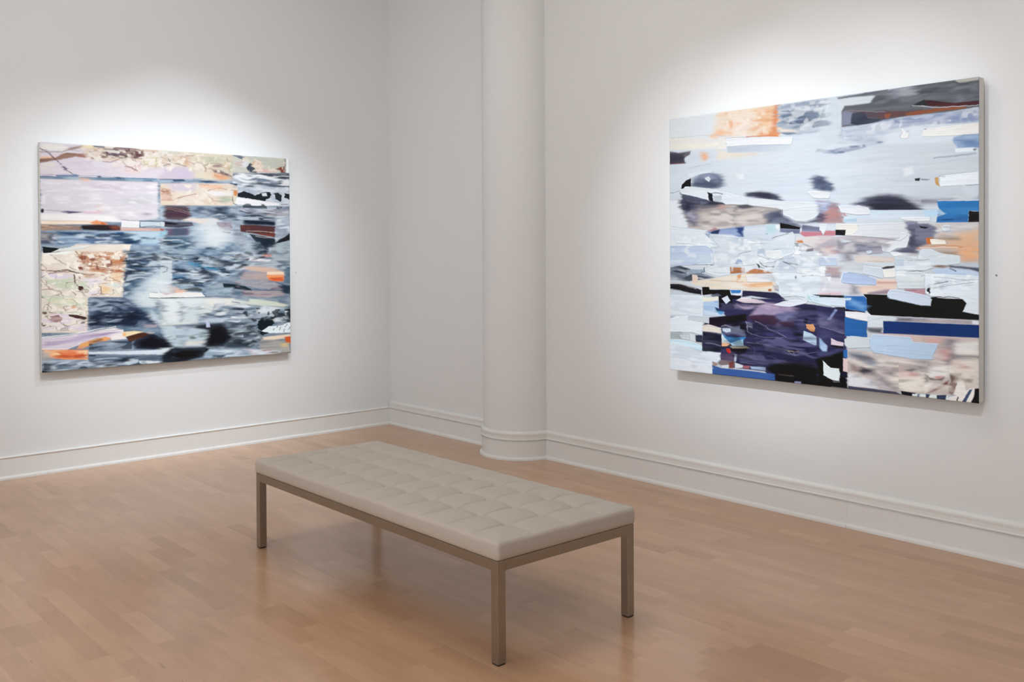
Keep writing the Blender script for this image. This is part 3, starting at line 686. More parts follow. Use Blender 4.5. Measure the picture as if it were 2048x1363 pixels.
[0,176,174,177,-1,-1,-1,9.2,3.9,0,0,817,1707,813,1712,801,1714,785,1715,769,1712,757,1708,753,1703,757,1698,769,1696,785,1695,801,1698,813,1702],
[0,230,123,78,246,176,123,6.9,1.3,1,0,14,1803,166,1810,320,1825,314,1914,151,1896,59,1873,24,1841],
[0,249,196,148,-1,-1,-1,13.8,0,0,0,10,1795,94,1829,59,1835,14,1822],
[0,212,91,55,230,129,82,16.1,0,0,0,94,1825,296,1846,288,1891,115,1876],
[0,175,168,165,209,197,189,18.4,0,0,0,-2,1808,45,1834,51,1888,-2,1885],
[0,243,208,170,-1,-1,-1,9.2,0,0,0,293,1826,322,1828,316,1914,296,1901],
[0,176,194,210,59,76,94,6.9,3.9,0,0,-1,1894,325,1915,340,1942,983,1914,982,2006,-2,2002],
[0,216,231,240,-1,-1,-1,6.9,3.3,0,0,326,1844,614,1861,925,1872,884,1915,536,1883,326,1863],
[0,39,56,74,-1,-1,-1,4.6,0,0,0,322,1869,377,1875,377,1890,322,1883],
[0,65,82,102,112,133,152,6.9,3.9,0,0,385,1877,884,1929,875,1984,536,1946,340,1919],
[0,6,15,29,-1,-1,-1,11.5,0,0,0,892,1891,1000,1856,998,2005,887,1991],
[0,5,5,7,-1,-1,-1,4.6,0,0,0,0,1980,50,1994,107,2002,0,2003],
[0,62,78,95,122,140,155,11.5,2.6,0,0,94,1915,151,1915,215,1962,114,1957],
[0,73,90,106,132,150,166,9.2,3.9,0,0,340,1937,444,1947,429,1992,339,1988],
[0,220,233,240,90,106,122,4.6,5.3,1,0,691,1955,875,1977,859,1995,715,1991],
[0,11,17,17,-1,-1,-1,2.3,1.3,0,0,10,904,124,920,232,911,290,913,195,931,102,956,15,963],
[0,214,219,215,-1,-1,-1,1.4,0,0,1,67,958,131,922,357,891,319,915,232,931,138,945],
[0,229,232,230,-1,-1,-1,1.4,0,0,1,780,1324,857,1336,1021,1369,1021,1387,856,1388,782,1379],
[1,18,36,31,-1,-1,-1,1.4,5.3,0,0,780,1325,848,1336],
[1,29,49,39,-1,-1,-1,2.3,5.3,0,0,782,1377,856,1387,954,1386,1021,1387],
[0,194,173,169,-1,-1,-1,1.4,0,0,1,851,1259,878,1233,939,1259,1021,1296,1021,1369,922,1367,866,1327],
[1,98,84,87,-1,-1,-1,1.4,3.3,0,0,851,1262,865,1325,913,1363],
[0,68,92,121,153,173,189,18.4,2.6,1,0,963,978,1345,970,1496,991,1650,1095,1467,1204,1342,1241,1228,1309,959,1274],
[0,47,127,165,85,147,180,13.8,2.6,0,0,1103,1048,1222,1079,1352,1116,1326,1135,1204,1103,1102,1077],
[0,34,60,94,81,122,156,16.1,0,1,0,964,1173,1076,1175,1084,1254,963,1260],
[0,30,48,74,-1,-1,-1,20.7,0,0,0,1145,999,1240,999,1231,1049,1153,1048],
[0,41,58,82,-1,-1,-1,20.7,0,0,0,1204,1158,1290,1165,1264,1229,1195,1207],
[0,194,205,212,-1,-1,-1,20.7,0,0,0,1085,1126,1195,1138,1204,1198,1110,1186],
[0,180,191,199,197,207,210,6.9,0,0,0,871,987,965,993,963,1260,869,1248],
[1,82,103,123,-1,-1,-1,6.9,4.6,0,0,870,1089,927,1099,919,1133,886,1147],
[0,190,200,207,130,144,157,6.9,3.3,0,0,1487,1011,2008,994,2007,1142,1495,1093],
[0,78,59,77,133,120,135,4.6,3.9,0,0,1494,983,1560,976,1633,1002,1605,1041,1505,1022],
[0,222,220,226,-1,-1,-1,6.9,3.9,0,0,1623,1012,1820,1024,1801,1055,1614,1043],
[1,7,18,27,-1,-1,-1,4.6,3.9,0,0,1651,1012,1707,1023,1791,1016],
[0,190,141,132,-1,-1,-1,11.5,0,0,0,1763,972,1820,982,1810,1014,1744,1003],
[0,154,150,169,178,186,192,11.5,0,0,0,1414,1102,1650,1084,1791,1107,1743,1148,1540,1134],
[0,211,182,164,-1,-1,-1,11.5,0,0,0,1468,1100,1650,1100,1838,1118,1939,1157,1781,1175,1632,1136],
[0,154,147,156,178,163,160,9.2,0,0,0,1531,1149,1781,1161,1789,1253,1539,1231],
[0,85,105,121,-1,-1,-1,13.8,0,0,0,1504,1154,1558,1150,1558,1196,1512,1195],
[0,241,218,191,-1,-1,-1,4.6,0,0,0,1781,1156,1941,1159,1940,1194,1776,1190],
[0,230,122,69,240,164,112,4.6,0,1,0,1771,1188,1940,1189,1940,1255,1885,1261,1799,1243],
[0,213,92,45,-1,-1,-1,11.5,0,0,0,1799,1217,1924,1216,1923,1251,1827,1249],
[0,111,133,151,79,103,120,11.5,0,1,0,1946,1109,2007,1110,2006,1290,1947,1278],
[0,155,154,166,176,171,176,6.9,2,0,0,1467,1244,1837,1259,1957,1320,1942,1346,1742,1326,1593,1294],
[0,16,36,45,-1,-1,-1,4.6,2.6,0,0,1389,1262,1485,1273,1584,1299,1653,1342,1557,1333,1466,1313,1393,1309],
[1,34,47,58,-1,-1,-1,2.3,3.9,0,0,1484,1280,1612,1320,1742,1343,1932,1347],
[0,45,63,78,-1,-1,-1,13.8,0,0,0,1884,1297,2006,1311,2005,1386,1932,1346],
[0,161,152,160,187,168,167,9.2,0,0,0,1547,1343,1932,1357,1943,1404,1798,1414,1556,1395],
[0,85,108,128,-1,-1,-1,13.8,0,0,0,1457,1340,1556,1349,1547,1389,1466,1376],
[0,174,190,201,121,145,161,11.5,0,1,0,1228,1308,1466,1305,1457,1386,1236,1377],
[0,197,209,213,214,220,216,13.8,0,0,0,868,1392,1323,1401,1483,1417,1601,1453,1592,1478,1327,1486,1291,1545,1187,1559,1161,1637,865,1657],
[0,226,226,218,-1,-1,-1,11.5,0,0,0,1219,1415,1465,1415,1447,1468,1314,1481,1236,1457],
[0,226,227,202,208,217,204,9.2,0,0,0,1592,1478,1629,1423,1703,1435,1797,1451,1980,1506,1921,1517],
[0,104,122,137,-1,-1,-1,13.8,0,0,0,1171,1487,1167,1496,1158,1502,1145,1503,1132,1500,1123,1493,1120,1484,1123,1476,1133,1470,1146,1468,1158,1471,1168,1478],
[0,138,156,169,-1,-1,-1,18.4,0,0,0,1015,1428,1057,1469,1052,1586,1026,1594,1036,1497],
[0,132,149,162,-1,-1,-1,18.4,0,0,0,891,1461,889,1480,883,1494,875,1499,867,1493,861,1479,859,1459,861,1440,867,1426,875,1422,883,1427,889,1441],
[0,170,184,194,119,138,157,9.2,3.3,1,0,1327,1486,1975,1522,2002,1682,1463,1655,1183,1579,1287,1539],
[0,221,226,228,121,136,147,6.9,3.3,1,0,1305,1460,1411,1445,1393,1484,1305,1530],
[1,69,84,101,-1,-1,-1,6.9,6.6,0,0,1465,1447,1537,1462],
[1,79,95,109,-1,-1,-1,9.2,6.6,0,0,1555,1528,1610,1535],
[1,78,94,108,-1,-1,-1,9.2,5.3,0,0,1482,1509,1519,1512],
[1,79,96,110,-1,-1,-1,9.2,6.6,0,0,1564,1566,1619,1575],
[1,57,72,86,-1,-1,-1,6.9,6.6,0,0,1820,1546,1873,1569],
[0,88,104,128,-1,-1,-1,13.8,0,0,0,1166,1583,1235,1566,1393,1570,1287,1589],
[0,185,200,211,-1,-1,-1,11.5,0,0,0,1157,1631,1269,1598,1410,1601,1392,1646],
[0,11,26,35,-1,-1,-1,2.3,9.2,0,0,1687,1653,1739,1612,1848,1620,1854,1673,1776,1733,1729,1754,1690,1725],
[0,12,27,36,-1,-1,-1,2.3,5.9,0,0,1938,1546,2004,1542,2003,1648,1944,1636],
[0,235,247,252,-1,-1,-1,2.3,3.3,0,0,1795,1711,1910,1708,1993,1676,2002,1788,1794,1779,1715,1758],
[0,11,26,35,-1,-1,-1,4.6,5.3,0,0,1691,1746,1785,1773,1738,1799,1691,1777],
[1,26,37,47,-1,-1,-1,2.3,5.3,0,0,1862,1726,1881,1712],
[1,26,38,47,-1,-1,-1,2.3,5.3,0,0,1890,1754,1900,1723],
[1,26,38,48,-1,-1,-1,2.3,5.3,0,0,1929,1772,1943,1747],
[1,26,38,48,-1,-1,-1,2.3,5.3,0,0,1948,1726,1968,1701],
[1,26,37,47,-1,-1,-1,2.3,5.3,0,0,1828,1750,1842,1735],
[1,27,38,49,-1,-1,-1,2.3,5.3,0,0,1977,1755,1995,1729],
[0,31,37,50,47,54,66,13.8,0,0,0,1093,1662,1243,1652,1383,1653,1445,1730,1466,1812,1390,1882,1228,1873,1224,1834,1261,1738,1216,1705,1114,1696],
[0,6,13,28,-1,-1,-1,23,0,0,0,1259,1737,1409,1737,1426,1840,1267,1858],
[0,86,103,118,157,174,185,11.5,3.3,0,0,1410,1655,1645,1681,1700,1767,1737,1843,1643,1913,1390,1886,1462,1802],
[0,54,68,81,-1,-1,-1,13.8,0,0,0,1408,1838,1662,1868,1625,1911,1408,1894],
[0,65,80,94,-1,-1,-1,16.1,0,0,0,1445,1649,1599,1658,1572,1687,1463,1690],
[0,196,211,219,177,196,206,13.8,0,0,0,881,1673,1097,1672,1259,1717,1241,1816,1206,1863,954,1845,905,1776],
[0,111,128,120,-1,-1,-1,9.2,0,0,0,1157,1778,1153,1785,1143,1789,1128,1790,1114,1787,1103,1781,1100,1774,1103,1767,1114,1763,1128,1762,1143,1765,1153,1771],
[0,142,167,173,-1,-1,-1,11.5,0,0,0,1164,1771,1225,1725,1233,1746,1190,1777],
[0,220,220,216,-1,-1,-1,13.8,0,0,0,1062,1807,1224,1815,1198,1854,1070,1847],
[0,160,176,186,-1,-1,-1,13.8,0,0,0,1020,1799,1071,1793,1062,1847,1028,1834],
[0,188,198,222,-1,-1,-1,1.4,0,0,1,1236,1626,1267,1638,1275,1688,1240,1688],
[0,18,26,37,-1,-1,-1,13.8,0,0,0,865,1725,913,1786,970,1859,863,1855],
[0,216,230,238,-1,-1,-1,11.5,0,0,0,863,1855,953,1858,912,1908,863,1913],
[0,8,19,34,32,41,53,11.5,0,0,0,879,1924,953,1864,1232,1875,1275,1898,1205,1967,1061,1997,862,1992],
[0,186,207,222,133,155,174,9.2,3.9,0,0,1258,1899,1662,1922,1927,2006,1407,1997,1214,1975,1232,1930],
[0,213,208,217,-1,-1,-1,16.1,0,0,0,1570,1922,1774,1949,1755,1992,1643,1985],
[0,68,85,101,-1,-1,-1,9.2,0,0,0,1301,1961,1407,1965,1371,1992,1283,1987],
[0,132,134,140,184,183,174,9.2,0,0,0,1719,1841,1976,1871,2000,2000,1783,1990,1699,1917],
[0,242,222,200,-1,-1,-1,9.2,0,0,0,1738,1817,2002,1801,2001,1841,1832,1850,1737,1841],
[0,212,93,43,-1,-1,-1,6.9,1.3,0,0,1936,1828,2001,1825,2001,1904,1949,1881],
[0,220,197,152,-1,-1,-1,13.8,0,0,0,1908,1892,1976,1892,1966,1934,1908,1924],
[0,190,98,117,-1,-1,-1,11.5,0,0,0,1750,1953,1817,1955,1802,1991,1764,1980],
[1,79,73,86,-1,-1,-1,2.3,3.9,0,0,1793,1982,1997,1989],
[0,232,231,227,-1,-1,-1,1.4,0,0,1,950,1330,1202,1346,1234,1387,1032,1387,868,1365,868,1352],
[0,192,169,165,-1,-1,-1,1.4,0,0,1,869,1248,991,1300,998,1341,917,1357,868,1336],
[1,29,49,39,-1,-1,-1,4.6,5.3,0,0,868,1385,966,1389,1057,1388],
[0,48,59,61,84,94,96,4.6,1.3,0,0,1058,1310,1160,1293,1213,1317,1202,1332,1075,1324],
[0,223,182,158,-1,-1,-1,6.9,0,0,0,987,1309,1087,1321,1041,1343,991,1339],
[1,86,73,79,-1,-1,-1,1.4,3.3,0,0,869,1250,926,1278],
[1,82,95,107,-1,-1,-1,2.3,2.6,0,0,865,1648,1030,1651,1225,1657],
[1,127,144,156,-1,-1,-1,2.3,2.6,0,0,915,1510,1031,1526,1175,1534],
[0,34,51,73,-1,-1,-1,9.2,0,2,0,591,929,991,930,991,998,858,1132,697,1252,587,1353],
[0,187,199,207,-1,-1,-1,9.2,0,2,0,591,929,991,930,858,1132,697,1252,587,1353],
[0,12,27,48,-1,-1,-1,9.2,0,2,0,330,1370,579,1381,798,1552,773,1647,328,1628],
[0,156,175,192,-1,-1,-1,9.2,0,2,0,330,1370,579,1381,695,1471,539,1595,328,1628],
[0,132,86,70,-1,-1,-1,6.9,0,4,0,246,938,591,948,581,1155,259,1148],
[0,240,234,221,-1,-1,-1,9.2,0,3,0,18,974,591,948,579,1352,330,1343,313,1655,12,1643],
[0,136,108,99,-1,-1,-1,9.2,0,4,0,16,1152,543,1182,572,1343,330,1343,313,1655,12,1635],
[0,190,155,130,-1,-1,-1,9.2,0,2,0,231,947,606,948,588,1221,317,1195],
[0,196,207,182,-1,-1,-1,13.8,0,2,0,16,1170,317,1177,314,1508,13,1474],
[0,224,207,224,-1,-1,-1,11.5,0,2,0,13,1474,314,1526,313,1655,12,1643],
[0,33,48,67,-1,-1,-1,6.9,0,2,0,327,1747,646,1771,645,1847,326,1830],
[0,205,221,233,-1,-1,-1,6.9,0,2,0,9,1898,691,1917,691,1993,8,1992],
[0,21,35,51,-1,-1,-1,6.9,0,2,0,9,1907,851,1917,851,1989,8,1992],
[0,255,216,172,-1,-1,-1,9.2,0,2,0,24,1805,311,1829,310,1903,24,1859],
[0,194,80,48,-1,-1,-1,9.2,0,2,0,94,1820,311,1838,310,1903,66,1872],
[0,11,40,70,-1,-1,-1,11.5,0,2,0,965,998,1487,1001,1604,1094,1413,1202,1228,1298,963,1260],
[0,195,209,217,-1,-1,-1,11.5,0,2,0,965,998,1651,1002,1650,1115,1413,1202,1228,1298,963,1260],
[0,91,110,126,-1,-1,-1,9.2,0,2,0,1505,1001,2003,1015,2002,1153,1504,1093],
[0,76,92,108,-1,-1,-1,11.5,0,2,0,1183,1564,1340,1502,1970,1532,1988,1671,1463,1650],
[0,227,236,239,-1,-1,-1,11.5,0,2,0,1183,1564,1341,1442,1970,1532,1988,1671,1463,1650],
[0,11,25,34,-1,-1,-1,9.2,0,3,0,1465,1508,1999,1534,1998,1682,1701,1685],
[0,209,224,232,-1,-1,-1,9.2,0,2,0,1418,1667,1645,1692,1719,1831,1625,1896,1462,1812],
[0,51,65,79,-1,-1,-1,9.2,0,2,0,1418,1667,1645,1692,1719,1831,1625,1896,1408,1879],
[0,224,230,228,-1,-1,-1,11.5,0,2,0,884,1403,1465,1427,1287,1539,1148,1631,882,1634],
[0,138,155,166,-1,-1,-1,18.4,0,2,0,867,1402,1288,1499,1148,1661,1233,1736,945,1833,865,1711],
[0,224,238,246,-1,-1,-1,9.2,0,2,0,1267,1908,1908,1960,1907,2002,1283,1979],
[0,59,72,88,-1,-1,-1,11.5,0,2,0,962,1873,1249,1886,1197,1962,944,1969],
[0,104,94,111,-1,-1,-1,9.2,0,2,0,1485,1255,1952,1289,1951,1405,1556,1379],
[0,29,44,58,-1,-1,-1,11.5,0,2,0,1129,521,1857,496,1855,651,1477,678,1345,634],
[0,185,195,203,-1,-1,-1,11.5,0,2,0,1129,521,2000,501,1999,629,1527,639,1345,634],
[0,22,38,50,-1,-1,-1,11.5,0,2,0,873,798,1151,813,1342,942,1765,961,1764,1041,871,1033],
[0,189,200,207,-1,-1,-1,11.5,0,2,0,873,807,1151,813,1342,942,1765,961,1764,1041,871,1033],
[0,32,46,59,-1,-1,-1,6.9,0,2,0,1481,180,1998,148,1997,295,1480,316],
[0,227,229,230,-1,-1,-1,6.9,0,2,0,1481,180,1998,148,1997,295,1480,316],
[0,39,49,61,-1,-1,-1,6.9,0,2,0,1480,311,1997,285,1997,354,1479,368],
[0,32,47,60,-1,-1,-1,6.9,0,3,0,1596,476,1996,472,1995,521,1511,517],
[0,141,94,72,-1,-1,-1,6.9,0,4,0,877,342,983,345,982,490,875,494],
[0,217,209,196,-1,-1,-1,11.5,0,3,0,991,318,1480,293,1478,490,990,507],
[0,160,138,124,-1,-1,-1,9.2,0,4,0,880,29,1474,20,1472,227,1148,209],
[0,214,207,192,-1,-1,-1,13.8,0,3,0,880,11,1474,11,1472,208,878,172],
[0,219,207,190,-1,-1,-1,11.5,0,3,0,1499,19,1950,5,1949,132,1498,160],
[0,213,223,228,-1,-1,-1,9.2,0,2,0,1865,593,1999,589,1998,766,1863,836],
[0,113,128,139,-1,-1,-1,9.2,0,2,0,1679,866,1997,844,1996,982,1721,981],
[0,135,82,66,-1,-1,-1,4.6,0,2,0,1552,705,1855,709,1855,739,1560,733],
[0,34,61,93,-1,-1,-1,9.2,0,2,0,4,778,568,770,891,824,890,883,3,881],
[0,201,212,218,-1,-1,-1,9.2,0,2,0,89,777,891,766,890,878,88,881],
[0,103,93,91,-1,-1,-1,11.5,0,2,0,4,782,108,785,88,881,3,881],
[0,80,62,64,-1,-1,-1,9.2,0,3,0,406,22,749,3,756,91,433,106],
[0,146,116,102,-1,-1,-1,9.2,0,4,0,296,23,990,11,988,201,573,218,433,140],
[0,214,208,200,-1,-1,-1,13.8,0,3,0,296,40,990,2,988,219,363,222],
[0,143,124,118,-1,-1,-1,9.2,0,4,0,5,63,296,40,295,125,3,179],
[0,201,191,201,-1,-1,-1,13.8,0,2,0,3,179,942,168,942,239,3,278],
[0,219,215,216,-1,-1,-1,18.4,0,2,0,2,344,843,317,840,637,-1,609],
[0,203,196,203,-1,-1,-1,23,0,2,0,2,344,843,317,840,584,0,575],
[0,191,160,136,-1,-1,-1,6.9,0,2,0,5,716,283,719,282,757,4,764],
[1,86,61,57,-1,-1,-1,2.3,5.9,0,0,101,1123,187,1116,259,1141],
[0,49,20,17,-1,-1,-1,2.3,0,0,0,259,1084,281,1083,288,1101,263,1103],
[1,84,52,47,-1,-1,-1,2.3,7.2,0,0,230,1157,233,1230],
[0,70,43,40,-1,-1,-1,2.3,2.6,0,0,258,1253,287,1259,298,1279,272,1293,258,1276],
[1,154,76,49,-1,-1,-1,4.6,5.3,0,0,384,1103,482,1118,585,1132],
[1,169,94,65,-1,-1,-1,6.9,5.9,0,0,289,1048,318,1026,385,1022],
[1,167,93,64,-1,-1,-1,6.9,5.9,0,0,334,966,378,994,438,990],
[1,148,97,80,-1,-1,-1,6.9,5.3,0,0,275,993,318,1067],
[0,66,40,37,-1,-1,-1,2.3,2.6,0,0,183,1502,241,1508,314,1535,310,1551,241,1540,191,1519],
[0,108,61,61,206,178,174,2.3,3.9,0,0,62,1512,112,1501,140,1530,129,1561,90,1566,67,1541],
[0,5,5,13,-1,-1,-1,32.2,0,0,0,1260,1697,1409,1667,1444,1750,1426,1830,1302,1865,1241,1836],
[0,5,5,5,-1,-1,-1,27.6,0,0,0,912,1917,1028,1878,1223,1894,1180,1960,1010,1984],
[0,216,226,227,-1,-1,-1,20.7,0,0,0,1016,1398,1202,1406,1141,1492,1065,1469],
[0,222,229,229,-1,-1,-1,18.4,0,0,0,916,1404,1007,1408,1022,1623,923,1617],
[0,204,216,220,-1,-1,-1,20.7,0,0,0,1065,1518,1167,1493,1166,1622,1064,1626],
[0,5,5,22,-1,-1,-1,23,0,0,0,677,1774,813,1726,918,1801,950,1848,812,1856,692,1837],
[0,5,13,34,-1,-1,-1,27.6,0,0,0,343,1528,433,1542,432,1607,343,1610],
[0,209,218,220,-1,-1,-1,27.6,0,0,0,826,1179,956,1231,955,1347,776,1322],
[0,206,214,216,-1,-1,-1,32.2,0,0,0,1207,739,1344,709,1459,773,1375,914,1246,877],
[0,17,34,49,-1,-1,-1,18.4,0,0,0,1731,817,1849,836,1844,884,1748,913],
[0,144,163,178,-1,-1,-1,20.7,0,0,0,963,932,1181,941,1165,978,947,968],
[1,158,118,119,-1,-1,-1,2.3,3.1,0,0,920,546,1028,569,1105,594],
[0,157,87,49,-1,-1,-1,6.9,0,4,0,290,957,606,939,589,1136,274,1121],
[0,181,113,70,-1,-1,-1,9.2,0,2,0,260,966,591,967,581,1146,273,1130],
[0,129,75,60,-1,-1,-1,9.2,0,3,0,246,993,393,975,544,1051,407,1124,259,1112],
[0,229,221,207,-1,-1,-1,6.9,3.3,0,0,319,975,363,966,378,1003,333,1012],
[0,227,220,206,-1,-1,-1,6.9,3.3,0,0,422,1031,483,1027,490,1055,437,1059],
[0,222,212,195,-1,-1,-1,6.9,3.3,0,0,514,985,567,986,559,1023,521,1023],
[1,145,71,45,-1,-1,-1,4.6,3.9,0,0,259,1089,347,1076,437,1096,589,1127],
[1,135,66,46,-1,-1,-1,4.6,4.6,0,0,290,957,278,1011,303,1058],
[0,5,24,39,-1,-1,-1,9.2,3.7,0,0,1578,638,1855,651,1855,680,1595,676],
[0,17,33,48,-1,-1,-1,16.1,0,3,0,1619,809,1854,845,1844,904,1730,933,1679,866],
[0,23,39,53,-1,-1,-1,9.2,0,2,0,1474,961,1791,942,1782,981,1507,998],
[0,31,45,61,-1,-1,-1,13.8,0,2,0,1129,525,1428,515,1477,603,1313,570,1129,557],
[0,5,23,42,-1,-1,-1,13.8,0,2,0,969,998,1487,1001,1614,1084,1414,1182,1220,1267,967,1260],
[0,33,50,67,-1,-1,-1,11.5,0,0,0,1913,1288,2003,1306,2002,1396,1922,1372],
[0,5,20,36,-1,-1,-1,11.5,0,2,0,1463,1670,1673,1693,1737,1832,1625,1896,1462,1853],
[0,12,32,53,-1,-1,-1,13.8,0,2,0,330,1370,587,1381,758,1531,694,1642,328,1628],
[0,16,35,51,-1,-1,-1,13.8,0,2,0,599,939,860,958,859,1045,698,1157,596,1221],
[0,19,46,78,-1,-1,-1,11.5,0,2,0,24,782,568,779,861,842,860,878,23,881],
]
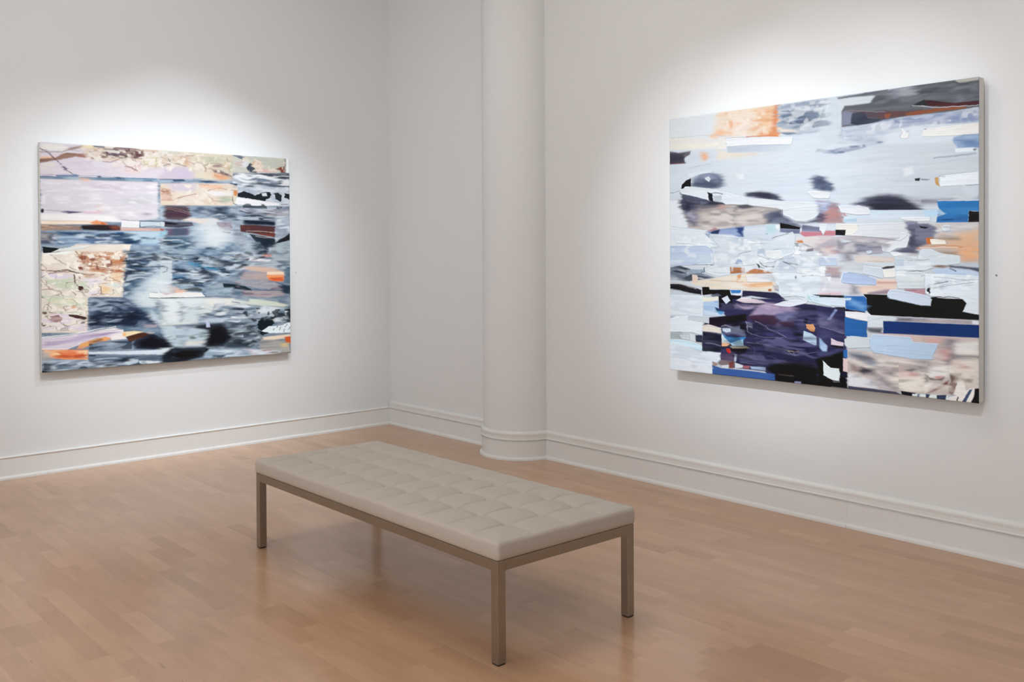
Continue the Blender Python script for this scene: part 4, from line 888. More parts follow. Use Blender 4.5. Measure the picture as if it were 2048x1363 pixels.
RIGHT_STROKES = [
[0,201,210,217,191,201,210,1.4,0,0,0,-2,0,2001,-3,2000,2003,0,2002],
[0,206,213,217,-1,-1,-1,1.4,0,0,0,0,0,541,2,541,205,-1,157],
[0,217,207,195,214,196,175,13.8,0,1,0,387,-7,834,1,829,229,339,179],
[0,212,174,139,215,186,155,23,0,1,0,668,15,798,7,826,222,719,202,690,124,661,82],
[0,197,124,78,-1,-1,-1,11.5,0,0,0,800,4,835,3,826,170,825,229,762,214,794,166,784,98],
[0,205,140,95,-1,-1,-1,13.8,0,0,0,719,187,825,192,825,229,690,214],
[0,215,162,129,-1,-1,-1,18.4,0,0,0,545,106,540,117,526,123,507,124,488,119,474,109,468,96,474,85,488,79,507,78,526,84,540,94],
[0,215,172,138,-1,-1,-1,18.4,0,0,0,510,136,507,155,499,168,487,172,476,165,467,150,464,131,468,112,476,99,488,95,499,101,507,117],
[0,215,181,151,-1,-1,-1,18.4,0,0,0,480,25,474,32,457,36,434,36,410,30,393,22,387,12,393,5,410,1,434,1,457,7,474,15],
[0,220,177,145,-1,-1,-1,18.4,0,0,0,457,157,450,167,433,173,410,173,386,168,369,158,363,146,369,136,386,130,410,130,433,135,450,145],
[0,214,213,210,219,216,204,6.9,0,0,0,4,154,449,195,452,280,3,248],
[0,221,183,155,-1,-1,-1,11.5,0,0,0,382,183,379,189,371,193,359,193,347,190,338,185,335,178,338,172,347,169,359,168,371,171,379,177],
[1,191,105,57,-1,-1,-1,4.6,5.9,0,0,601,208,719,214,822,223],
[1,179,168,158,-1,-1,-1,1.4,2,0,0,12,151,259,159,386,172,495,192],
[1,165,153,144,-1,-1,-1,1.4,2.6,0,0,449,202,541,205,616,215],
[0,216,218,221,-1,-1,-1,1.4,1.3,0,1,453,207,719,224,927,246,920,299,645,273,456,267],
[0,171,183,196,180,189,198,4.6,0,0,0,460,267,645,275,917,302,899,329,854,350,645,326,464,312],
[0,213,206,191,-1,-1,-1,13.8,0,0,0,386,277,464,312,645,330,812,346,790,385,386,359],
[0,219,161,111,-1,-1,-1,18.4,0,0,0,305,325,302,341,293,352,281,355,269,350,260,337,257,320,260,304,269,292,281,289,293,295,302,308],
[0,217,180,154,-1,-1,-1,16.1,0,0,0,675,351,670,359,658,364,641,365,625,361,613,354,608,345,613,337,625,332,642,332,658,336,670,343],
[0,213,200,162,-1,-1,-1,18.4,0,0,0,608,353,602,360,586,364,563,364,540,360,524,353,518,344,524,337,540,333,563,333,586,338,602,345],
[0,48,48,65,114,106,116,6.9,0,1,0,1,255,76,275,175,271,170,296,122,320,130,361,67,359,1,359],
[0,38,37,51,65,62,76,9.2,0,0,0,1,268,122,291,126,360,1,353],
[1,116,48,59,-1,-1,-1,4.6,5.3,0,0,3,356,126,359],
[0,176,185,194,129,142,160,9.2,9.2,0,0,826,11,1167,0,1167,210,1105,232,896,231,837,201],
[0,78,92,114,102,117,139,6.9,3.3,0,0,1073,57,1132,51,1167,58,1167,83,1112,74],
[0,78,92,113,102,117,139,6.9,3.3,0,0,847,54,951,57,1066,84,965,81],
[0,78,92,113,102,117,138,6.9,3.3,0,0,882,110,951,101,1049,119,972,125],
[0,78,92,113,102,117,138,6.9,3.3,0,0,931,131,1012,133,1072,149,1026,161,958,155],
[0,78,92,113,102,117,138,6.9,3.3,0,0,840,83,924,79,931,95,861,102],
[0,78,92,113,102,117,138,6.9,3.3,0,0,847,128,889,130,951,156,903,151],
[0,78,92,114,102,117,139,6.9,3.3,0,0,1092,101,1167,97,1167,133,1132,121],
[0,78,92,113,102,116,138,6.9,3.3,0,0,840,205,930,211,951,225,889,227],
[0,194,203,210,158,170,185,9.2,0,1,0,985,163,1145,165,1138,207,999,219],
[0,211,203,192,-1,-1,-1,11.5,0,0,0,837,171,931,197,951,214,840,201],
[0,200,208,213,194,203,210,46,0,0,0,433,364,1167,267,1167,522,494,569,386,461],
[0,182,189,198,149,160,176,6.9,0,0,0,1072,367,1092,348,1167,362,1167,380],
[0,81,92,115,126,137,155,16.1,0,1,0,176,485,258,459,338,449,409,474,448,543,417,572,322,570,176,541],
[0,51,59,80,75,84,107,13.8,0,0,0,192,514,298,525,417,545,385,572,322,572,184,545],
[0,129,142,164,-1,-1,-1,18.4,0,0,0,241,466,338,457,386,500,298,501],
[0,5,5,9,-1,-1,-1,1.4,2,0,0,177,483,138,496,105,528,95,559,113,561,130,544,176,549],
[0,206,215,222,-1,-1,-1,4.6,0,0,0,151,443,338,438,338,451,258,455,176,477,151,467],
[0,199,208,215,-1,-1,-1,1.4,0,0,1,290,489,318,479,334,500,322,523,294,503],
[0,213,217,221,-1,-1,-1,4.6,0,0,0,521,479,585,480,587,522,555,516],
[0,65,70,90,89,95,115,9.2,0,0,0,92,592,200,618,322,653,448,690,789,723,860,765,100,732],
[0,209,215,222,-1,-1,-1,1.4,1.3,0,1,96,572,134,550,176,550,322,574,432,604,494,627,615,661,615,713,447,701,416,677,322,664,216,631,100,599],
[0,6,16,28,-1,-1,-1,1.4,2,0,0,308,599,346,615,353,654,355,674,323,662],
[1,29,37,47,-1,-1,-1,1.4,4.6,0,0,342,611,385,609,428,623],
[0,164,175,186,187,196,202,2.3,0,0,0,354,631,418,631,418,683,361,674],
[0,57,60,77,81,84,100,11.5,0,0,0,589,623,696,617,775,631,825,650,864,691,846,697,761,682,681,665,604,651],
[0,42,43,60,-1,-1,-1,13.8,0,0,0,645,628,747,635,811,668,761,676,674,653],
[0,207,213,217,-1,-1,-1,1.4,1.3,0,1,616,663,718,673,846,697,1065,718,1166,734,1166,778,860,765,761,740,606,715],
[0,212,216,219,-1,-1,-1,1.4,2,0,1,1018,640,1166,645,1166,698,1065,689],
[1,48,57,71,-1,-1,-1,1.4,2.6,0,0,-2,590,50,585,83,575],
[1,141,150,162,-1,-1,-1,1.4,2,0,0,155,407,258,388,338,383],
[0,198,208,217,-1,-1,-1,18.4,0,0,0,3,439,151,431,92,503,3,529],
[0,67,76,100,122,133,154,13.8,0,1,0,1048,541,1085,529,1131,551,1166,582,1176,628,1189,643,1118,637,1065,621],
[0,67,76,100,103,115,140,11.5,0,1,0,1103,535,1142,566,1182,599,1190,629,1171,648,1103,637,1063,621],
[0,192,202,209,-1,-1,-1,13.8,0,0,0,1104,7,1252,4,1242,317,1104,346],
[0,82,87,95,109,115,124,6.9,3.9,0,0,1211,10,1431,0,1514,-1,1503,34,1419,30,1296,23,1214,23],
[0,74,78,85,97,101,107,6.9,0,0,0,1259,71,1407,75,1443,32,1514,9,1613,-1,1877,-1,2001,14,2001,184,1818,197,1624,192,1479,207,1339,217,1242,219,1241,107],
[0,166,170,179,145,149,158,16.1,0,0,0,1473,22,1538,6,1613,-1,1678,27,1673,59,1561,62,1532,35],
[0,100,105,114,-1,-1,-1,13.8,0,0,0,1479,14,1538,9,1573,28,1532,38,1479,31],
[0,200,207,213,-1,-1,-1,11.5,0,0,0,1296,28,1419,30,1413,69,1296,73,1227,67,1221,31],
[0,130,134,146,-1,-1,-1,13.8,0,0,0,1503,31,1573,21,1549,48],
[0,185,184,176,168,166,158,4.6,2.6,0,0,1879,0,1997,-2,2001,20,1899,23],
[0,121,126,138,-1,-1,-1,20.7,0,0,0,1893,44,1925,49,1922,141,1888,136],
[0,101,105,116,-1,-1,-1,20.7,0,0,0,1935,54,1997,57,1997,145,1935,137],
[0,122,126,146,-1,-1,-1,6.9,0,0,0,1249,108,1309,122,1299,202,1241,202],
[0,45,51,67,59,64,78,6.9,0,0,0,1304,133,1382,126,1401,177,1502,189,1455,214,1339,218,1296,198],
[0,94,62,60,77,68,77,6.9,0,1,0,1252,100,1370,126,1502,141,1619,158,1709,157,1709,189,1624,190,1491,191,1401,171,1382,136],
[0,119,68,48,141,81,50,4.6,2,0,0,1607,168,1764,163,1925,167,1935,182,1764,185,1624,192],
[0,54,21,27,78,37,42,4.6,0,0,0,1656,127,1714,100,1742,106,1872,142,2001,145,2001,174,1818,160,1709,137],
[0,31,37,40,-1,-1,-1,4.6,0,0,0,1650,127,1717,97,1734,137],
[1,194,199,204,-1,-1,-1,2.3,3.3,0,0,1653,129,1709,138,1764,155,1898,167,1997,174],
[1,157,143,149,-1,-1,-1,1.4,2.6,0,0,1265,105,1389,128,1502,147],
[0,185,194,209,146,160,185,6.9,0,1,0,1236,219,1358,223,1502,200,1624,193,1818,197,2001,191,2001,279,1709,258,1538,265,1246,283],
[0,124,139,171,-1,-1,-1,16.1,0,0,0,1703,218,1696,222,1678,223,1653,221,1627,217,1608,211,1601,205,1608,202,1627,201,1653,203,1678,207,1696,213],
[0,131,148,182,-1,-1,-1,16.1,0,0,0,1992,252,1982,260,1953,263,1914,261,1875,253,1845,243,1835,232,1845,223,1875,220,1914,223,1953,230,1982,241],
[0,121,136,167,-1,-1,-1,16.1,0,0,0,1584,220,1578,224,1561,225,1538,224,1514,219,1497,214,1491,208,1497,204,1514,203,1538,205,1561,209,1578,214],
[0,127,143,176,-1,-1,-1,16.1,0,0,0,1824,211,1819,215,1808,217,1791,216,1775,213,1763,208,1759,202,1763,199,1775,197,1791,198,1808,201,1819,206],
[0,118,132,162,-1,-1,-1,16.1,0,0,0,1352,288,1344,292,1324,293,1296,291,1268,287,1247,281,1239,275,1247,271,1268,270,1296,272,1324,276,1344,282],
[0,120,135,165,-1,-1,-1,16.1,0,0,0,1496,250,1491,253,1476,254,1455,253,1434,249,1418,244,1413,240,1418,236,1434,235,1455,236,1476,240,1491,245],
[0,200,207,214,175,186,199,9.2,0,1,0,1239,219,1491,215,1502,277,1419,295,1242,275],
[0,165,176,190,196,205,212,11.5,0,1,0,1242,282,1407,287,1473,335,1406,348,1296,340,1233,323],
[0,144,157,177,185,195,204,6.9,0,1,0,1143,371,1233,355,1321,350,1455,336,1481,346,1339,379,1207,395,1123,380],
[0,87,101,134,-1,-1,-1,6.9,0,0,0,1261,388,1258,390,1250,392,1239,391,1228,390,1220,387,1217,384,1220,381,1228,380,1239,380,1250,382,1258,385],
[0,110,123,149,-1,-1,-1,6.9,0,0,0,1487,343,1485,345,1479,346,1470,345,1461,344,1454,342,1452,340,1454,338,1461,337,1470,337,1479,339,1485,341],
[0,101,114,141,-1,-1,-1,9.2,0,0,0,1348,360,1345,362,1335,363,1321,362,1307,360,1296,357,1293,354,1296,352,1307,351,1321,351,1335,353,1345,357],
[0,207,216,225,-1,-1,-1,13.8,0,0,0,1502,277,1709,265,2001,279,2001,398,1502,358],
[0,228,229,226,-1,-1,-1,1.4,1.3,0,1,1700,330,1709,301,1736,286,1872,281,2000,281,2000,355,1872,345,1764,339],
[1,133,129,138,-1,-1,-1,1.4,3.9,0,0,1721,286,1734,286],
[0,224,227,228,-1,-1,-1,1.4,0,0,1,1584,310,1596,269,1616,290,1633,306,1633,333,1590,333],
[1,114,123,137,-1,-1,-1,1.4,2.6,0,0,1618,294,1638,286],
[1,140,149,161,-1,-1,-1,1.4,2,0,0,1590,274,1587,314],
[0,154,178,207,116,142,181,6.9,2.6,1,0,1867,355,1925,344,2000,348,2001,435,1945,427,1893,423,1865,383],
[0,106,132,173,-1,-1,-1,13.8,0,0,0,1872,371,1977,379,1997,410,1925,405],
[0,223,233,241,-1,-1,-1,4.6,0,0,0,1877,426,1976,430,1992,453,1882,449],
[0,72,87,111,-1,-1,-1,6.9,0,0,0,1984,443,1983,446,1980,448,1976,449,1973,447,1970,445,1969,442,1970,439,1973,437,1976,436,1980,437,1983,440],
[1,138,148,168,-1,-1,-1,6.9,5.3,0,0,1764,475,1872,471,1982,466],
[1,180,190,203,-1,-1,-1,4.6,2.6,0,0,1829,499,1925,495,1976,490],
[1,176,186,197,-1,-1,-1,1.4,2,0,0,1791,583,1898,578,1997,577],
[1,166,174,184,-1,-1,-1,1.4,2,0,0,1502,588,1572,607,1652,612],
[0,190,199,206,-1,-1,-1,18.4,0,0,0,1437,454,1432,461,1418,465,1400,466,1382,462,1369,455,1364,447,1369,440,1382,436,1400,436,1418,439,1432,446],
[0,216,222,227,-1,-1,-1,9.2,0,0,0,1607,529,1652,513,1664,567,1612,576],
[0,205,214,225,-1,-1,-1,13.8,0,0,0,1922,660,2000,657,2000,734,1930,711],
[0,155,169,197,-1,-1,-1,13.8,0,0,0,2007,738,2005,743,1999,747,1992,748,1984,746,1978,742,1976,736,1978,731,1984,727,1992,726,1999,728,2005,732],
[0,226,235,241,-1,-1,-1,1.4,1.3,0,1,1796,590,1999,581,1999,657,1799,656],
[0,16,24,39,-1,-1,-1,2.3,0,0,0,1664,597,1696,594,1689,614,1666,611],
[0,130,139,151,-1,-1,-1,2.3,0,0,0,1696,600,1750,606,1731,613,1700,610],
[0,199,160,101,186,142,81,2.3,1.3,0,0,1774,598,1791,595,1797,655,1777,642],
[1,88,95,108,-1,-1,-1,1.4,2.6,0,0,1796,590,1826,597],
[1,136,147,161,-1,-1,-1,2.3,3.3,0,0,1930,656,1997,659],
[0,48,51,66,77,80,100,18.4,0,0,0,1308,751,1400,701,1454,689,1514,687,1572,697,1641,731,1686,766,1711,802,1606,806,1454,799,1375,762],
[0,117,120,136,157,160,172,23,0,0,0,1641,721,1764,737,1845,735,1845,761,1686,760],
[0,35,36,52,58,61,79,13.8,0,0,0,1376,737,1478,709,1595,722,1663,772,1697,806,1454,797],
[0,56,129,191,37,112,177,2.3,0.6,0,0,1784,747,1999,755,1999,821,1948,815,1944,886,1779,882,1784,847,1821,833,1794,795],
[0,33,99,163,69,136,195,6.9,0,0,0,1789,848,1944,848,1944,885,1780,881],
[0,5,5,6,-1,-1,-1,1.4,0,0,0,1948,815,1970,820,1999,822,1999,888,1944,886],
[1,14,38,68,-1,-1,-1,6.9,3.9,0,0,1817,867,1863,868],
[1,220,232,239,-1,-1,-1,1.4,2.8,0,0,1784,745,1999,753],
[0,214,220,225,-1,-1,-1,6.9,0,0,0,3,648,93,653,117,758,154,812,154,870,2,863],
[0,180,173,167,153,148,151,9.2,0,0,0,148,656,389,700,515,706,812,745,863,771,857,800,754,863,575,879,299,893,154,869,127,772],
[0,64,67,88,100,105,126,16.1,0,1,0,90,653,351,679,418,708,260,726,214,743,231,789,214,827,194,855,154,818,117,765,93,705],
[0,39,42,61,-1,-1,-1,20.7,0,0,0,97,653,188,664,194,710,147,740,114,726],
[0,160,157,172,-1,-1,-1,18.4,0,0,0,147,753,194,742,214,775,187,813,154,792],
[0,33,36,52,-1,-1,-1,9.2,0,0,0,345,673,434,693,383,709,260,700],
[0,77,77,88,-1,-1,-1,9.2,0,0,0,533,713,606,709,660,732,582,743,542,734],
[0,105,101,108,-1,-1,-1,16.1,0,0,0,221,698,389,703,415,714,273,726],
[0,184,145,135,-1,-1,-1,18.4,0,0,0,405,707,453,716,440,740,412,740],
[0,196,188,182,179,169,163,20.7,0,0,0,247,738,490,742,477,829,273,810],
[0,195,188,181,178,170,165,20.7,0,0,0,533,750,695,752,725,832,514,862],
[1,114,111,113,-1,-1,-1,11.5,5.8,0,0,528,713,518,768,499,861],
[1,129,122,126,-1,-1,-1,11.5,5.3,0,0,312,855,364,841,414,827],
[1,125,119,122,-1,-1,-1,11.5,4.8,0,0,612,831,672,833],
[0,204,198,194,-1,-1,-1,18.4,0,0,0,260,848,496,836,502,880,299,890],
[0,64,69,89,102,109,128,13.8,0,1,0,731,808,766,773,857,762,864,807,913,844,980,870,980,893,840,865,745,852],
[0,5,5,5,-1,-1,-1,2.3,0.5,0,0,839,852,902,867,974,888,974,906,839,894],
[0,77,82,113,115,122,150,4.6,0,0,0,839,895,974,906,974,934,924,933,839,919],
[0,60,64,87,95,98,119,11.5,0,0,0,891,834,947,848,1013,854,1067,835,1091,798,1173,773,1172,847,1088,859,1002,863],
[0,197,206,217,139,157,192,9.2,0,1,0,1067,704,1173,710,1173,773,1104,793],
[0,206,213,218,-1,-1,-1,1.4,0.5,0,1,863,758,925,747,1013,742,1096,740,1105,793,1072,829,1007,848,947,844,902,814,862,798],
[0,183,195,209,198,207,215,6.9,0,0,0,575,870,742,862,837,865,837,938,754,968,575,953],
[0,175,203,207,-1,-1,-1,9.2,0,0,0,742,864,811,866,803,930,745,920],
[0,216,222,225,-1,-1,-1,2.3,0,0,0,809,867,837,866,837,907,811,888],
[0,97,116,159,138,156,191,6.9,0,0,0,302,901,402,887,496,878,583,875,577,953,551,951,496,931,389,924,325,921],
[0,30,47,85,-1,-1,-1,6.9,0,0,0,331,910,357,895,405,889,392,924,338,921],
[0,33,59,111,-1,-1,-1,9.2,0,0,0,523,879,583,875,577,953,548,918],
[0,156,106,109,-1,-1,-1,9.2,0,0,0,318,894,364,873,376,886,338,902],
[0,148,162,183,-1,-1,-1,2.3,1.1,0,0,289,917,325,919,325,964,299,967],
[0,209,218,224,-1,-1,-1,1.4,0,0,1,2,866,299,895,289,919,325,970,389,1009,337,1021,1,1008],
[0,215,225,230,-1,-1,-1,1.4,0,0,1,58,973,338,983,401,1022,350,1034,180,994,58,989],
[0,198,208,215,205,213,219,1.4,1.1,0,1,325,923,551,952,783,967,902,928,924,918,946,945,935,1075,840,1110,805,1134,575,1166,363,1174,337,1021,389,1009],
[0,176,192,215,185,200,220,2.3,0,0,1,3,1010,299,1009,350,1047,360,1155,239,1159,2,1170],
[0,190,204,217,-1,-1,-1,2.3,0,0,1,240,1072,358,1080,360,1156,239,1159],
[0,200,214,228,-1,-1,-1,4.6,0,0,0,1,1120,126,1123,92,1150,1,1157],
[0,221,225,229,-1,-1,-1,1.4,0,0,1,603,956,711,966,710,1002,605,995],
[0,217,221,222,-1,-1,-1,1.4,0,0,1,746,1057,845,1051,865,1098,834,1121,794,1113,750,1098],
[0,151,169,195,-1,-1,-1,2.3,0,0,0,518,1149,538,1110,563,1120,586,1165],
[0,161,174,192,188,198,208,4.6,2.7,0,0,689,1040,736,1030,739,1098,683,1089],
[0,196,205,212,168,181,193,4.6,0,0,0,805,1134,896,1146,868,1188,834,1188],
[0,221,224,226,-1,-1,-1,1.4,0.5,0,1,946,1181,1135,1176,1146,1196,1135,1228,1109,1232,951,1211],
[0,190,125,139,182,114,128,4.6,0,0,0,986,918,1120,927,1172,916,1172,950,1007,957,974,935],
[0,78,78,105,123,125,148,4.6,0,0,0,991,871,1114,894,1122,927,986,918],
[0,200,194,192,207,201,200,6.9,0,0,0,980,961,1061,955,1172,953,1172,1076,1061,1052,935,1019,946,969],
[0,155,149,156,179,172,174,13.8,0,0,0,1061,1040,1120,995,1172,961,1172,1076,1088,1059],
[0,200,169,168,-1,-1,-1,13.8,0,0,0,1109,1067,1172,1047,1172,1090],
[0,205,212,217,194,204,212,4.6,0,0,1,946,1075,1172,1082,1172,1179,946,1178,868,1134],
[0,187,200,212,-1,-1,-1,6.9,0,0,0,1088,1110,1172,1099,1172,1167,1098,1162],
[0,217,222,226,-1,-1,-1,1.4,0,0,1,935,1028,968,1027,979,1075,957,1087,935,1079],
[0,84,85,97,126,127,137,4.6,1.6,0,0,968,1051,1061,1039,1062,1058,990,1064],
[0,193,119,67,-1,-1,-1,2.3,0,0,0,946,986,990,981,999,1000,959,995],
[0,122,130,144,177,182,188,4.6,2.1,0,0,935,998,1001,1005,1061,1029,946,1028],
[0,212,218,224,-1,-1,-1,1.4,0,0,1,1109,869,1146,869,1146,909,1117,943,1114,903],
[0,21,29,41,-1,-1,-1,1.4,1.6,0,0,664,1135,695,1160,718,1171,739,1184,695,1180,680,1159],
[0,96,105,120,-1,-1,-1,2.3,1.1,0,0,741,1160,802,1166,794,1175,741,1172],
[0,78,85,98,-1,-1,-1,2.3,1.6,0,0,850,1130,890,1137,938,1144,960,1153,902,1152],
[1,68,75,86,-1,-1,-1,1.4,3.7,0,0,298,1158,356,1162],
[1,46,51,63,-1,-1,-1,1.4,3.7,0,0,783,966,828,950,896,931],
[1,69,75,84,-1,-1,-1,1.4,2.7,0,0,544,1082,560,1070,593,1064,635,1056],
[1,135,145,158,-1,-1,-1,1.4,3.7,0,0,193,1157,223,1157],
[1,110,118,130,-1,-1,-1,1.4,2.1,0,0,794,1047,834,1046],
[1,62,67,76,-1,-1,-1,1.4,2.1,0,0,736,932,754,926,754,936],
[1,150,159,171,-1,-1,-1,1.4,2.1,0,0,21,855,79,868,214,882,299,888],
[1,156,165,176,-1,-1,-1,1.4,2.1,0,0,325,983,401,1022,382,1036,325,1016],
[1,74,81,92,-1,-1,-1,1.4,3.2,0,0,935,1081,979,1084],
[0,97,108,123,165,176,188,4.6,3.2,1,0,1,1180,85,1168,180,1198,259,1223,375,1253,350,1264,232,1278,159,1289,57,1284,1,1282],
[0,42,52,66,-1,-1,-1,4.6,2.1,0,0,16,1209,58,1202,132,1222,85,1228],
[0,62,72,86,86,97,112,4.6,2.1,0,0,105,1267,179,1233,219,1239,350,1256,246,1271,159,1287],
[0,56,64,77,-1,-1,-1,4.6,2.1,0,0,40,1173,92,1169,173,1195,126,1202],
[0,179,194,209,142,158,175,4.6,0,1,0,173,1195,285,1193,285,1219,179,1227],
[1,11,22,34,-1,-1,-1,1.4,4.3,0,0,279,1178,285,1213,259,1216],
[0,210,219,224,-1,-1,-1,2.3,0,0,1,356,1167,483,1173,482,1229,388,1246,298,1219,288,1197],
[0,216,198,182,-1,-1,-1,1.4,0,0,1,185,1235,229,1241,231,1292,186,1293],
[0,215,210,198,224,211,190,4.6,0,0,0,173,1295,375,1257,489,1236,599,1222,782,1222,811,1302,829,1347,611,1355,463,1343,324,1341,193,1314],
[0,173,122,86,156,102,66,2.3,0,0,0,479,1175,538,1176,588,1179,594,1215,482,1226],
[0,172,112,70,192,137,97,4.6,1.1,0,0,596,1216,623,1199,659,1185,724,1194,791,1215,712,1224,611,1222],
[0,220,220,221,-1,-1,-1,1.4,0,0,1,599,1235,694,1226,777,1222,783,1282,605,1284],
[0,208,150,103,-1,-1,-1,6.9,2.7,0,0,535,1234,565,1226,559,1262,532,1275],
[0,218,171,129,228,210,190,11.5,0,1,0,501,1272,611,1282,635,1331,562,1302],
[0,207,154,110,219,179,138,9.2,0,1,0,611,1295,782,1280,788,1303,694,1323,623,1319],
[0,157,87,45,-1,-1,-1,4.6,0,0,0,782,1339,780,1344,775,1347,769,1349,763,1348,758,1344,756,1340,758,1335,763,1331,769,1330,775,1331,780,1334],
[0,134,143,160,180,178,184,4.6,0,0,0,789,1304,829,1308,829,1347,802,1340],
[0,5,5,10,32,31,43,2.3,1.6,0,0,0,1311,91,1312,206,1335,259,1354,258,1393,192,1388,91,1367,0,1356],
[1,202,215,226,-1,-1,-1,2.3,2.7,0,0,2,1352,71,1360,145,1377,245,1390],
[1,185,182,182,-1,-1,-1,6.9,4.3,0,0,2,1299,91,1310,212,1343],
[0,5,5,5,-1,-1,-1,1.4,1.1,0,0,261,1330,317,1328,325,1349,479,1345,488,1385,574,1407,501,1422,400,1404,336,1384,268,1394],
[0,67,70,89,125,133,156,4.6,1.6,0,0,324,1390,388,1376,413,1394,349,1405],
[0,20,20,50,40,39,69,4.6,0,0,0,574,1348,694,1352,810,1356,833,1367,873,1402,782,1404,635,1386,568,1398],
[0,218,226,237,-1,-1,-1,1.4,0,0,1,478,1343,573,1344,565,1382,538,1393,501,1384],
[0,54,120,183,-1,-1,-1,2.3,0,0,0,482,1346,568,1345,557,1369,496,1373],
[0,204,215,223,211,221,226,1.4,0.5,0,1,788,1221,946,1216,1172,1227,1172,1356,1060,1365,1028,1390,1022,1417,946,1378,856,1390,830,1361,833,1308,811,1296],
[1,162,172,183,-1,-1,-1,2.3,2.1,0,0,799,1269,924,1317,1012,1285],
[1,86,94,107,-1,-1,-1,1.4,2.7,0,0,856,1387,946,1375,1001,1386],
[1,127,135,148,-1,-1,-1,4.6,3.2,0,0,990,1236,1061,1229],
[0,63,70,86,-1,-1,-1,6.9,0,0,0,951,1243,951,1247,949,1250,946,1251,943,1250,941,1247,940,1243,941,1239,943,1236,946,1235,949,1236,951,1239],
[0,31,41,44,-1,-1,-1,2.3,0,0,0,1055,1361,1172,1362,1172,1378,1098,1377],
[0,197,217,226,-1,-1,-1,1.4,0,0,1,1025,1373,1060,1369,1171,1385,1171,1439,1087,1423,1028,1411],
[0,175,210,212,-1,-1,-1,6.9,0,0,0,1025,1367,1060,1366,1071,1394,1033,1402],
[0,221,232,240,-1,-1,-1,2.3,0,0,0,0,1399,270,1397,269,1559,0,1589],
[0,32,31,66,52,52,93,4.6,0,0,0,392,1400,497,1411,831,1399,992,1426,1176,1445,1175,1995,804,1997,731,1935,409,1929,409,1827,261,1829,265,1633,318,1564,446,1544,395,1494],
[0,229,230,216,-1,-1,-1,2.3,0,0,0,266,1408,329,1410,390,1400,390,1431,270,1443],
[0,182,208,232,140,176,217,4.6,0,0,0,276,1448,392,1431,392,1495,439,1518,410,1546,273,1546],
[0,30,56,98,-1,-1,-1,4.6,0,0,0,362,1481,410,1494,432,1514,381,1517],
[0,85,154,207,-1,-1,-1,4.6,0,0,0,381,1510,432,1514,424,1533,395,1531],
[0,200,217,235,-1,-1,-1,6.9,0,0,0,277,1507,381,1524,410,1546,275,1546],
[0,5,5,17,-1,-1,-1,4.6,0,0,0,396,1396,454,1384,567,1387,560,1405,496,1418,503,1475,453,1470,395,1480],
[0,57,56,87,-1,-1,-1,9.2,0,0,0,410,1450,504,1446,503,1489,410,1494],
[0,207,217,231,-1,-1,-1,1.4,0,0,1,417,1414,461,1391,482,1429,448,1454],
[0,229,220,223,192,178,190,2.3,0,0,1,525,1424,560,1403,630,1406,705,1414,752,1436,664,1440,581,1440],
[0,151,137,169,177,159,183,11.5,0,1,0,732,1430,864,1442,979,1467,966,1492,864,1507,798,1525,718,1518,622,1530,664,1482],
[0,135,127,160,85,82,114,9.2,0,1,0,511,1457,595,1446,671,1468,595,1494,518,1483],
[0,214,220,230,-1,-1,-1,1.4,0,0,1,792,1445,864,1417,941,1405,1023,1404,1017,1425,903,1456,838,1452],
[1,11,11,37,-1,-1,-1,1.4,2.4,0,0,574,1440,698,1442,785,1450,851,1463],
[1,30,29,55,-1,-1,-1,4.6,3.7,0,0,637,1402,705,1414,798,1407,864,1397],
[0,5,5,18,30,14,41,6.9,0,0,0,320,1565,453,1546,595,1521,605,1570,546,1598,549,1623,410,1633,321,1619],
[0,69,42,65,52,32,58,9.2,0,0,0,616,1535,718,1523,818,1520,928,1548,928,1599,798,1597,704,1578,622,1563],
[0,116,118,157,83,84,124,11.5,0,1,0,815,1506,877,1494,941,1491,944,1550,851,1562,831,1543],
[0,9,9,37,30,31,58,18.4,0,0,0,928,1470,1054,1437,1176,1458,1176,1524,992,1507],
[0,73,74,117,49,50,86,18.4,0,0,0,941,1551,1017,1533,1029,1613,953,1604],
[0,5,5,10,-1,-1,-1,9.2,0,0,0,922,1620,991,1642,991,1662,928,1660],
[0,195,215,225,-1,-1,-1,1.4,0,0,1,1029,1364,1079,1369,1176,1379,1176,1442,1085,1423,1048,1405],
[0,136,145,187,-1,-1,-1,9.2,0,0,0,1152,1512,1176,1478,1176,1537],
[0,228,239,247,-1,-1,-1,1.4,0,0,1,0,1590,155,1558,269,1596,269,1707,178,1687,0,1695],
[0,199,210,218,-1,-1,-1,1.4,0,0,1,155,1556,216,1555,318,1557,320,1611,269,1603,147,1590],
[0,112,122,136,173,184,197,4.6,0,0,0,0,1567,45,1567,21,1584,0,1585],
[0,179,193,196,151,165,169,2.3,1.2,0,0,-1,1699,92,1687,116,1725,162,1750,-1,1750],
[0,208,220,227,-1,-1,-1,1.4,0,0,1,80,1714,151,1715,162,1750,96,1743],
[0,56,65,89,21,30,52,4.6,0,0,0,207,1709,265,1699,265,1760,214,1761],
[0,218,227,235,-1,-1,-1,2.3,0,0,0,162,1699,208,1707,204,1756,170,1751],
[0,200,234,253,221,245,255,1.4,0,0,1,-1,1756,108,1752,193,1766,265,1788,265,1831,177,1804,-1,1783],
[0,234,244,255,-1,-1,-1,1.4,0.6,0,1,-1,1780,177,1804,265,1831,321,1824,402,1829,406,1878,380,1907,341,1899,344,2001,-1,2002],
[1,195,207,222,-1,-1,-1,2.3,2.4,0,0,4,1896,107,1895,208,1919],
[1,182,192,205,-1,-1,-1,2.3,1.8,0,0,6,1505,116,1496,262,1501],
[0,225,219,208,-1,-1,-1,1.4,0,0,1,268,1626,314,1617,351,1624,411,1639,418,1680,269,1673],
[0,15,19,39,52,58,81,4.6,0,0,0,267,1677,409,1689,411,1776,269,1767],
